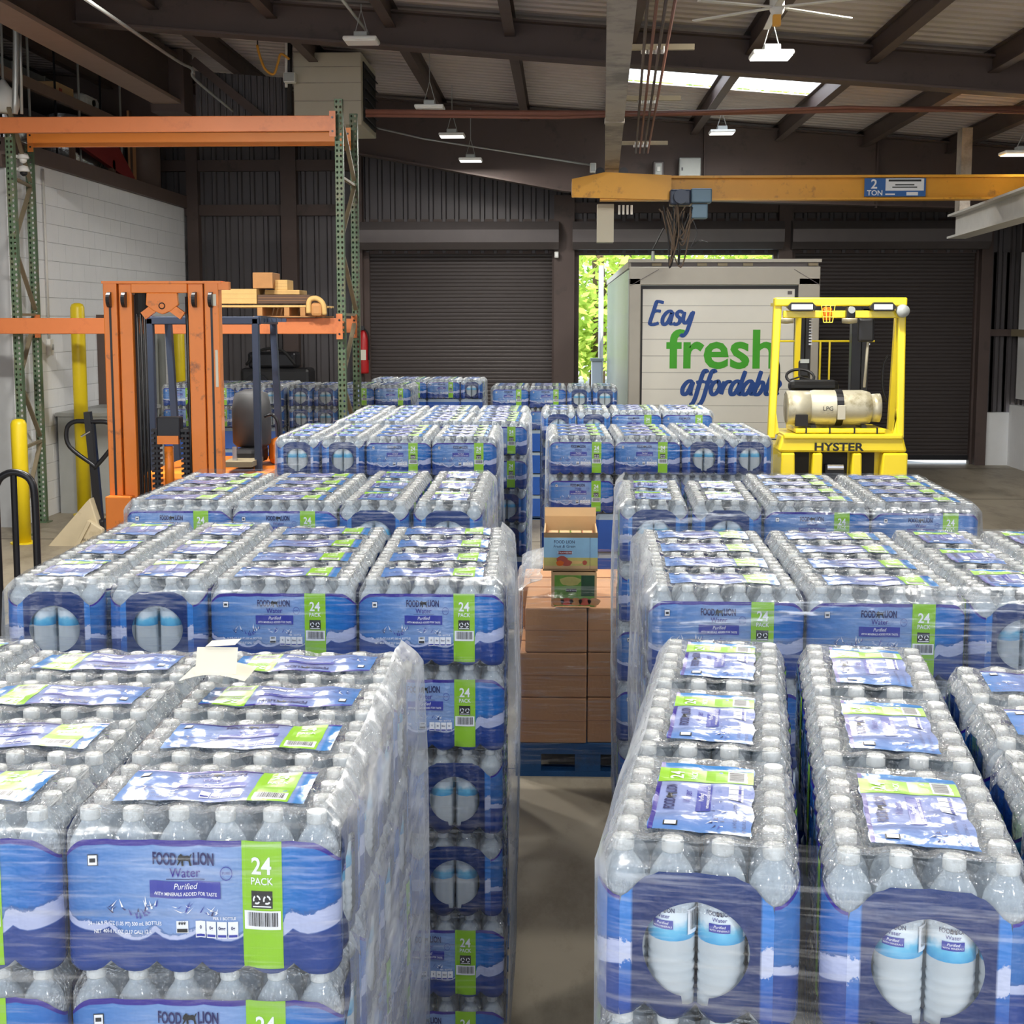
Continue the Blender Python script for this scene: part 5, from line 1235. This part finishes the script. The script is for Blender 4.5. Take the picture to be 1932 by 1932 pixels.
GLY = {
 'E': (1.0, [[(.98, 1.62), (.55, 1.72), (.42, 1.62), (.30, 1.0), (.14, .2), (.2, .02), (.45, .0), (.8, .12)], [(.3, .95), (.55, 1.02), (.85, .98)]]),
 'a': (.86, [[(.72, .82), (.55, 1.0), (.28, .88), (.06, .5), (.08, .12), (.26, .0), (.48, .22), (.7, .85)], [(.76, .95), (.66, .35), (.68, .06), (.84, .06)]]),
 's': (.66, [[(.62, .88), (.42, 1.0), (.22, .86), (.26, .64), (.48, .44), (.46, .14), (.22, .0), (.0, .12)]]),
 'y': (.86, [[(.1, .95), (.06, .4), (.2, .12), (.42, .22), (.68, .9)], [(.76, 1.0), (.62, .2), (.44, -.55), (.2, -.85), (.02, -.7)]]),
 'f': (.60, [[(.86, 1.6), (.72, 1.78), (.54, 1.6), (.36, .7), (.2, -.25), (.02, -.7), (-.18, -.72)], [(.12, .88), (.44, .95), (.72, .95)]]),
 'o': (.82, [[(.5, .98), (.2, .85), (.05, .4), (.22, .02), (.5, .12), (.68, .55), (.56, .95), (.44, .98)]]),
 'r': (.64, [[(.16, .98), (.1, .4), (.04, .02)], [(.1, .45), (.32, .88), (.56, .96), (.62, .84)]]),
 'd': (.9, [[(.72, .8), (.5, 1.0), (.22, .85), (.05, .42), (.12, .05), (.34, .04), (.56, .4), (.7, .85)], [(.96, 1.75), (.78, .9), (.68, .2), (.78, .03), (.9, .1)]]),
 'b': (.8, [[(.36, 1.75), (.2, .9), (.06, .08)], [(.12, .45), (.34, .88), (.6, .88), (.62, .45), (.4, .05), (.16, .02), (.06, .15)]]),
 'l': (.42, [[(.42, 1.75), (.22, .9), (.1, .2), (.18, .02), (.34, .08)]]),
 'e': (.74, [[(.06, .45), (.4, .52), (.62, .74), (.5, .98), (.26, .9), (.06, .5), (.1, .1), (.34, .0), (.62, .18)]])}
def script(word, x, z, k, wd, y, mat, parent):
    """brush lettering: each stroke a flat ribbon with rounded ends"""
    mb = MB(); cx = 0; lay = 0
    for ch_ in word:
        adv, strokes = GLY[ch_]
        for st in strokes:
            lay += 1; yy = y - .0009 * (lay % 4); pts = catmull([(cx + a + .12 * b, 0, b) for a, b in st], 6); n = len(pts); vs = []
            for i, p in enumerate(pts):
                d = (pts[min(i + 1, n - 1)] - pts[max(i - 1, 0)]).normalized(); nr = Vector((-d.z, 0, d.x)); hw_ = wd * (.72 + .28 * abs(d.z)) * (1 if 0 < i < n - 1 else .7) / 2
                for sg_ in (1, -1): q = p + nr * hw_ * sg_; vs.append((x + q.x * k, yy, z + q.z * k))
            mb.add(vs, [(2 * i, 2 * i + 1, 2 * i + 3, 2 * i + 2) for i in range(n - 1)])
        cx += adv
    return mb.build('lettering', mat, parent)
script('Easy', TX(1221), TZ(612), 25 * tu, .30, .0345, 'ink_blue', dr)
script('affordable', TX(1285), TZ(743), 25.5 * tu, .33, .0345, 'ink_blue', dr)
flat_text('fresh', .655, (TX(1361), .0345, TZ(662)), 'ink_green', dr, bold=.022, sx=1.03)

# ------------------------------------------------------------------ cartons in the aisle
bx0, by = -.19, 6.3
zs_ = [at(1050, q, by).z for q in (1402, 1316, 1231, 1146)]
make_pallet('blue_pallet', (bx0 - .02, by, 0), 0, .68, 1.1, zs_[0] - .002, 'blue painted pallet under the brown cartons in the aisle')
def carton(label, x, z, w_, h_, d_, y, group=None, mat='carton'):
    t = thing('carton', label, 'carton', (x, y, z), 0, group)
    MB().box(0, w_, 0, d_, 0, h_).build('box', mat, t, bevel=.006)
    MB().box(-.0006, w_ + .0006, -.0012, .02, h_ * .5 - .001, h_ * .5 + .0008).build('side_seam', 'tape', t)
    MB().box(0.0, w_, d_ * .48, d_ * .52, h_, h_ + .0012).build('tape_strip', 'tape', t)
    return t
for k, nm in enumerate(('lowest', 'middle', 'third')):
    z, h = zs_[k], zs_[k + 1] - zs_[k] - .003; x = bx0 + (.025 if k == 2 else 0); cw = at(1108, 1300, by).x - bx0 - .004
    carton(f'brown carton, {nm} of the aisle stack, showing its long face', x, z, cw - (x - bx0), h, .5, by, 'brown cartons in the aisle')
    carton(f'brown carton, {nm} row of the aisle stack, beside the long-faced one', bx0 + cw + .006, z, .28, h, .5, by + .012, 'brown cartons in the aisle')
    carton(f'brown carton, {nm} row of the aisle stack, behind the front cartons', bx0, z, .58, h, .5, by + .52, 'brown cartons in the aisle')
ztop = zs_[3] - .003
def display_box(px0, px1, pyt, pyb, y, label, art):
    a, b = at(px0, pyb, y), at(px1, pyt, y)
    t = thing('display_carton', label, 'carton', (a.x, y, a.z)); w_, h_ = b.x - a.x, b.z - a.z; d_ = .36
    MB().box(0, w_, 0, .006, 0, h_).build('front_panel', 'carton_pale', t); MB().box(0, w_, d_, d_ + .006, 0, h_ + .05).build('back_panel', 'carton_pale', t)
    for x in (0, w_ - .006): MB().box(x, x + .006, .006, d_, 0, h_ + .015).build('side_panel', 'carton_pale', t)
    MB().box(.006, w_ - .006, .006, d_, 0, .006).build('bottom_panel', 'carton_pale', t)
    art(t, w_, h_); return t, w_, h_, a
def blob(t, cx, cz, rx, rz, mat, y=-.0025, n=14, name='picture'):
    m = MB(); m.add([(cx, y, cz)] + [(cx + rx * math.cos(k * 2 * math.pi / n) * (1 + .12 * math.sin(k * 2.3)), y, cz + rz * math.sin(k * 2 * math.pi / n)) for k in range(n)], [(0, k + 1, (k + 1) % n + 1) for k in range(n)]); m.build(name, mat, t)
def art_a(t, w_, h_):
    f = KIDS[t][0]
    MB().box(.0, w_, -.001, 0, h_ * .02, h_).build('printed_panel', 'sky_print', f); MB().box(0, w_, -.0015, -.001, h_ * .02, h_ * .36).build('printed_field', 'field_print', f)
    MB().box(0, w_, -.0018, -.0015, 0, h_ * .1).build('printed_edge', 'carton_pale', f)
    flat_text('FOOD LION', .021, (w_ * .38, -.002, h_ * .86), 'ink_navy', f, bold=.01, sx=.85); flat_text('Fruit & Grain', .019, (w_ * .38, -.002, h_ * .72), 'ink_navy', f, shear=.15)
    MB().box(w_ * .27, w_ * .52, -.002, -.0015, h_ * .47, h_ * .57).build('banner', 'red_board', f); flat_text('STRAWBERRY', .012, (w_ * .395, -.0026, h_ * .52), 'ink_white', f)
    blob(f, w_ * .34, h_ * .27, .026, .022, 'meat', -.002); blob(f, w_ * .42, h_ * .19, .026, .015, 'meat', -.0024); blob(f, w_ * .30, h_ * .18, .018, .013, 'beacon_orange', -.0028); blob(f, w_ * .6, h_ * .21, .03, .008, 'pale_wood', -.002); blob(f, w_ * .76, h_ * .2, .011, .011, 'meat', -.002)
    MB().box(w_ * .855, w_ * .86, -.003, -.0015, 0, h_).build('edge_line', 'ink_navy', f)
def art_b(t, w_, h_):
    f = KIDS[t][0]
    MB().box(.015, w_ - .01, -.001, 0, .0, h_ - .015).build('printed_panel', 'leaf_print', f); MB().box(w_ * .66, w_ - .01, -.0014, -.001, h_ * .3, h_ - .015).build('printed_leaves', 'leaf_dark', f)
    MB().box(w_ * .33, w_ * .55, -.002, -.0014, h_ * .42, h_ * .52).build('banner', 'ink_black', f); flat_text('oats & honey', .010, (w_ * .44, -.0026, h_ * .47), 'ink_white', f)
    for k in range(5): blob(f, .03 + k * w_ * .2, h_ * .14, .03, .018, 'meat' if k % 2 else 'mid_wood')
    blob(f, w_ * .42, h_ * .74, .05, .022, 'field_print')
tb, w_, h_, a_ = display_box(1040, 1126, 1080, 1144, by + .03, 'open display carton printed with green leaves, under the top one', art_b)
tb.location.z = ztop + .002
for k in range(2): MB().box(.02, w_ - .03, -.03 + k * .0, .0, -.0, .002).build('flap', 'carton', tb) if k == 0 else None
ta, wa, ha, aa = display_box(1026, 1128, 1010, 1068, by + .03, 'topmost open display carton with sky print and lettering', art_a)
LO = tb.location.z + h_
ta.location.z = LO + .016
for (y0, y1) in ((.0, .09),): MB().prism([(.0, 0), (wa, 0), (wa - .01, .0), (0.01, .0)], 0, .001)
MB().grid(lambda p, q: (wa * p, .003 - .03 * q, ha + .028 * q), 4, 2).build('front_flap', 'carton_pale', ta)
MB().grid(lambda p, q: (wa * p, .366 + .02 * q, ha + .05 + .04 * q), 4, 2).build('rear_flap', 'carton_pale', ta)
for k in range(4):
    sn = thing('snack_box', f'small snack box inside the topmost display carton, {ORD[k]} from its left', 'snack box', (aa.x + .015 + k * (wa - .03) / 4, by + .05, ta.location.z + .008), 0, 'snack boxes in the display carton')
    MB().box(0, (wa - .04) / 4, 0, .28, 0, ha - .02).build('box', 'leaf_print' if k in (1, 2) else 'meat', sn); MB().box(.004, (wa - .05) / 4, .01, .27, ha - .02, ha - .018).build('lid', 'carton_pale', sn)
o_ = MB().box(aa.x - .005, aa.x + wa, by + .04, by + .4, LO + .004, LO + .014).build('tray_lid', 'carton_pale'); tag(o_, 'flat pale carton tray between the two display cartons', 'tray')
wm = wrap_mesh(.60, 1.05, .06, ztop + .12, .015, 21, off=.02, cap=.12).build('stretch_wrap', ['stretch_wrap', 'stretch_wrap_loose'], smooth=True); wm.location = (bx0, by - .0, 0)
tag(wm, 'crumpled clear stretch wrap around the brown cartons', 'plastic wrap', 'stretch wrap around the pallet loads')
# folded white paper tag on the nearest stack
p = atz(412, 1275, 1.49)
pp = thing('paper_slip', 'folded white paper slip lying on the nearest left stack', 'paper', (p.x, p.y, 1.489))
MB().grid(lambda a, b: (-.06 + .12 * a, -.05 + .1 * b, .012 * math.sin(a * 3.1) + .004), 8, 3).build('sheet', 'paper', pp, smooth=True)
MB().grid(lambda a, b: (-.035 + .075 * a, -.03 + .02 * b, .012 + .045 * b), 6, 3).build('folded_leaf', 'paper', pp, smooth=True)
MB().grid(lambda a, b: (-.02 + .055 * a, -.012 + .05 * b, .058 + .004 * a), 6, 3).build('top_fold', 'paper', pp, smooth=True)

# ------------------------------------------------------------------ bollards, cabinet, carts and the rest of the left side
def bollard(x, y, h, label, r=.075):
    t = thing('bollard', label, 'bollard', (x, y, 0), 0, None)
    MB().lathe([(r, 0), (r, h - .05), (r * .8, h - .015), (r * .4, h), (0, h)], seg=20).build('post', 'yellow_bollard', t, smooth=True); MB().lathe([(r * 1.6, 0), (r * 1.6, .012), (r, .012)], seg=20).build('base_plate', 'yellow_bollard', t)
bollard(-5.26, 14.9, 2.32, 'tall yellow bollard before the white block wall')
bollard(-5.16, 18.5, 2.05, 'tall yellow bollard behind the forklift mast')
bollard(-5.18, 12.95, 1.2, 'short yellow bollard behind the left rack upright')
c = thing('steel_workbench', 'grey steel bench with dark open shelves by the white wall', 'workbench', (-5.58, 15.0, 0))
MB().box(0.02, .7, 0, .03, 0, 1.08).build('side_panel', 'grey_cab', c); MB().box(0.02, .7, 1.5, 1.53, 0, 1.08).build('side_panel', 'grey_cab', c); MB().box(.0, .72, -.02, 1.55, 1.08, 1.12).build('top', 'grey_cab', c)
for z in (.3, .6, .86): MB().box(.05, .7, .03, 1.5, z, z + .02).build('shelf', 'grey_cab', c)
MB().box(.02, .05, .03, 1.5, 0, 1.08).build('back_panel', 'black_plastic', c)
# pallet jack
pj = thing('pallet_jack', 'pallet jack with black loop handle and beige body', 'pallet jack', (-4.45, 12.9, 0)); ju = 12.9 / 2600
jx = lambda px: (px - 1060) * ju + 4.45; jz = lambda py: 2.14 - (py - 603) * ju
MB().tube(catmull([(jx(163), 0, jz(880)), (jx(118), 0, jz(845)), (jx(113), 0, jz(812)), (jx(128), 0, jz(797)), (jx(160), 0, jz(797)), (jx(192), 0, jz(798)), (jx(203), 0, jz(812)), (jx(203), 0, jz(840)), (jx(168), 0, jz(882))], 5, True), .022, 8, closed=True).build('handle_loop', 'black_steel', pj, smooth=True)
MB().bar((jx(155), 0, jz(778)), (jx(160), .02, jz(870)), .06, .07).build('handle_head', 'black_plastic', pj); MB().bar((jx(160), 0, jz(800)), (jx(167), .05, jz(992)), .075, .06).build('handle_shaft', 'black_steel', pj)
MB().tube([(jx(142), -.02, jz(825)), (jx(160), -.02, jz(815))], .01, 6).build('release_lever', 'chrome', pj)
MB().prism([(jx(160), jz(942)), (jx(152), jz(950)), (jx(60), jz(1052)), (jx(128), jz(1056)), (jx(176), jz(1000))], -.1, .06).build('side_plate', 'jack_beige', pj, bevel=.01)
MB().prism([(jx(120), jz(1056)), (jx(158), jz(982)), (jx(186), jz(1000)), (jx(192), jz(1056))], -.16, -.08).build('pump_cover', 'jack_beige', pj, bevel=.01)
MB().bar((jx(130), -.17, jz(1045)), (jx(163), -.17, jz(985)), .02, .03).build('cover_rib', 'jack_beige', pj)
flat_text('2500 kg', .03, (jx(152), -.164, jz(1020)), 'ink_black', pj)
for x in (-.22, .22): MB().box(x - .08, x + .08, .06, 1.2, .05, .11).build('fork', 'jack_beige', pj, bevel=.01)
for x in (-.07, .07): MB().lathe([(0, -.03), (.08, -.03), (.08, .03), (0, .03)], (x + .05, -.05, .082), 18, 'x').build('steer_wheel', 'rubber', pj)
MB().box(jx(150), jx(182), -.05, .08, .1, jz(985)).build('pump_body', 'black_steel', pj, bevel=.02)
# push cart with hoop handle
pc = thing('push_cart', 'platform cart with black tubular hoop handle at left edge', 'cart', (-3.27, 8.0, 0)); cu_ = 8.0 / 2600
cx = lambda px: (px - 1060) * cu_ + 3.27; cz = lambda py: 2.14 - (py - 603) * cu_
MB().tube(catmull([(cx(-30), 0, .16), (cx(-30), 0, cz(960)), (cx(-26), 0, cz(915)), (cx(-5), 0, cz(897)), (cx(20), 0, cz(897)), (cx(40), 0, cz(912)), (cx(46), 0, cz(950)), (cx(46), 0, cz(1080)), (cx(47), 0, .16)], 6), .022, 10).build('hoop_handle', 'black_steel', pc, smooth=True)
MB().tube([(cx(6), 0, cz(900)), (cx(5), 0, .16)], .02, 8).build('handle_bar', 'black_steel', pc)
MB().box(-.34, .24, -.02, .9, .13, .17).build('deck', 'navy_steel', pc, bevel=.01)
for (x, y) in ((-.26, .08), (.16, .08), (-.26, .8), (.16, .8)): MB().lathe([(0, -.02), (.062, -.02), (.062, .02), (0, .02)], (x, y, .064), 14, 'x').build('caster', 'rubber', pc)
# cameras on the wall corner
for i, (px, py, lab) in enumerate(((84, 300, 'upper white dome security camera on the white wall corner'), (78, 324, 'lower white dome security camera with dark lens'))):
    q = at(px, py, 14.0 + .1); t = thing('security_camera', lab, 'camera', (XW + .16, 14.0, q.z)); k = .055
    MB().lathe([(0, k), (k * .8, k * .8), (k * 1.1, .0), (k, -.01), (0, -.012)], seg=18).build('housing', 'white_plastic', t, smooth=True)
    MB().lathe([(k * .7, -.012), (k * .62, -.035), (k * .3, -.052), (0, -.056)], seg=18).build('dome', 'white_plastic' if i == 0 else 'black_plastic', t, smooth=True); MB().box(-.17, -.03, -.02, .02, -.0, .03).build('arm', 'white_plastic', t)
q = at(100, 655, 14.9)
sb = thing('wall_switch', 'small white switch box on the block wall with conduit', 'switch', (XW, 14.9, q.z)); MB().box(.001, .05, -.05, .05, -.09, .09).build('body', 'white_plastic', sb, bevel=.008); MB().box(.05, .065, -.01, .01, -.03, .03).build('toggle', 'panel_grey', sb)
pipe('wall_conduit', [(XW + .02, 14.9, q.z + .09), (XW + .02, 14.9, 3.75)], .014, 'white_steel', 'white conduit running up the block wall to the camera', 'conduit')
pipe('rack_conduit', catmull([at(28, 215, 13.2), at(30, 60, 13.2), at(22, 35, 13.2), at(-12, 25, 13.2)], 5), .03, 'galv', 'pale conduit bend beside the left rack upright', 'conduit')
pipe('rack_wire_tube', [at(41, 215, 13.25), at(36, -10, 13.25)], .016, 'galv', 'thin pale tube right of the conduit bend', 'conduit')
# things stored on the office roof
zr = ZW + .172
t = thing('red_board', 'dark red board leaning out over the office roof edge', 'board', (-5.75, 16.2, zr)); MB().prism([(0, .42), (1.6, .42), (2.3, .06), (2.2, .0), (0, .26)], 0, .06, 'x').build('board', 'red_board', t); MB().box(.0, .06, .0, .05, 0, .26).build('batten', 'dark_wood', t); MB().box(.0, .06, 1.4, 1.5, 0, .2).build('batten', 'dark_wood', t)
def foil(x, y, w_, h_, lab):
    t = thing('foil_roll', lab, 'insulation', (x, y, zr)); MB().grid(lambda a, b: ((w_ + .06 * NZ.noise(Vector((a * 7, b * 5, x)))) * math.cos(a * 6.283) , (w_ + .06 * NZ.noise(Vector((a * 7, b * 5, x)))) * 1.6 * math.sin(a * 6.283), h_ * b + .03 * NZ.noise(Vector((a * 9, b * 6, y)))), 26, 8).build('bag', 'foil', t, smooth=True)
    MB().lathe([(0, h_ + .03), (w_ * .6, h_ + .02), (w_ * 1.0, h_ - .03)], seg=20).build('bag_top', 'foil', t, smooth=True); MB().tube([(w_ + .04, .0, .0), (w_ + .05, 0, h_ * .9)], .012, 6).build('tie', 'black_plastic', t)
foil(-6.2, 17.6, .34, .68, 'crumpled silver foil insulation bag on the office roof'); foil(-6.1, 15.4, .22, .42, 'smaller silver foil bag on the office roof, nearer us')
t = thing('brown_drum', 'tall brown cardboard drum on the office roof', 'drum', (-5.85, 19.4, zr)); MB().lathe([(0, 0), (.24, 0), (.24, .9), (0, .9)], seg=20).build('shell', 'fascia', t, smooth=True); MB().lathe([(.245, .86), (.25, .86), (.25, .93), (0, .93)], seg=20).build('lid', 'carton', t)
t = thing('plywood_sheet', 'tall orange-brown plywood sheet beside the drum on the roof', 'plywood', (-5.9, 18.9, zr)); MB().box(0, .03, 0, .8, 0, 1.0).build('sheet', 'carton', t); MB().box(.03, .05, 0, .05, 0, 1.0).build('edge', 'dark_wood', t)
sh = thing('storage_shelf', 'long grey shelf rail above the office roof', 'shelf', (-5.92, 14.4, zr + .78)); MB().box(0, .05, 0, 4.4, -.06, .06).build('rail', 'flange_brown_lit', sh); MB().box(-.7, 0, 0, 4.4, .0, .03).build('deck', 'hood_metal', sh)
for k in range(6): MB().tube([(.03, .2 + k * .8, -.78), (.03, .2 + k * .8, .7)], .015, 6).build('rod', 'galv' if k % 2 else 'black_steel', sh)
t = thing('white_jug', 'white plastic jug on the shelf above the office', 'jug', (-5.9, 17.7, zr + .812)); MB().box(-.4, -.05, -.28, .28, 0, .2).build('body', 'white_plastic', t, bevel=.07); MB().lathe([(0, -.01), (.04, -.01), (.04, .01), (0, .01)], (-.04, 0, .1), 12, 'x').build('cap', 'black_plastic', t)
t = thing('cardboard_tray', 'tan box beside the white jug on the shelf', 'box', (-5.9, 16.7, zr + .812)); MB().box(-.4, -.05, -.3, .3, 0, .16).build('box', 'carton_pale', t, bevel=.01); MB().box(-.05, -.048, -.2, -.1, .05, .1).build('label', 'meat', t)
t = thing('wrapped_bag', 'white plastic-wrapped bag at the left edge above the beam', 'bag', tuple(at(8, 214, 13.9))); MB().lathe([(0, 0), (.13, .01), (.16, .1), (.14, .2), (.06, .27), (.02, .33), (0, .33)], seg=16).build('bag', 'white_plastic', t, smooth=True); MB().tube([(0, 0, .32), (.01, 0, 1.2)], .012, 6).build('strap', 'galv', t)
t = thing('air_duct', 'long pale grey sheet metal duct under the roof above the office', 'duct', (-7.3, 15, 5.02)); MB().box(0, .4, 0, 5.2, 0, .33).build('duct', 'panel_grey', t)
for k in range(5): MB().box(-.01, .41, .3 + k * 1.1, .34 + k * 1.1, -.01, .34).build('flange', 'galv', t)
# dark machinery and extinguisher along the end wall
t = thing('engine_stand', 'dark engine on a low stand along the back wall', 'machine', (-4.6, 19.6, 0))
MB().box(0, 1.0, 0, .5, .9, 1.45).build('engine_block', 'black_plastic', t, bevel=.05); MB().box(.1, .8, .05, .45, 1.45, 1.68).build('rocker_cover', 'black_steel', t, bevel=.04); MB().lathe([(0, -.03), (.18, -.03), (.18, .03), (0, .03)], (.25, -.05, 1.2), 20, 'y').build('pulley', 'black_steel', t)
for x in (.05, .95): MB().box(x - .03, x + .03, 0, .5, 0, .9).build('stand_leg', 'black_steel', t)
MB().tube(catmull([(.1, -.02, 1.5), (.3, -.05, 1.7), (.6, -.05, 1.72), (.8, 0, 1.5)], 5), .02, 8).build('hose', 'rubber', t, smooth=True)
q = at(684, 660, 20.3)
t = thing('fire_extinguisher', 'red fire extinguisher on the column by the closed door', 'extinguisher', (q.x, 20.38, q.z - .35)); MB().lathe([(0, 0), (.075, 0), (.08, .03), (.08, .5), (.05, .6), (.025, .64), (0, .64)], seg=16).build('cylinder', 'red_paint', t, smooth=True); MB().box(-.02, .02, -.06, .03, .64, .70).build('valve', 'black_steel', t); MB().tube(catmull([(.02, -.03, .66), (.09, -.06, .55), (.09, -.06, .2)], 5), .012, 6).build('hose', 'rubber', t, smooth=True); MB().box(-.05, .05, -.083, -.078, .2, .35).build('instruction_label', 'paper', t)
q = at(1050, 480, 20.4)
t = thing('door_lamp', 'tiny white signal lamp at the closed door corner', 'lamp', (q.x, 20.42, q.z)); MB().box(-.03, .03, -.03, .06, -.05, .04).build('body', 'white_plastic', t, bevel=.01); MB().box(-.02, .02, -.036, -.03, -.03, .02).build('lens', 'lens_white', t)
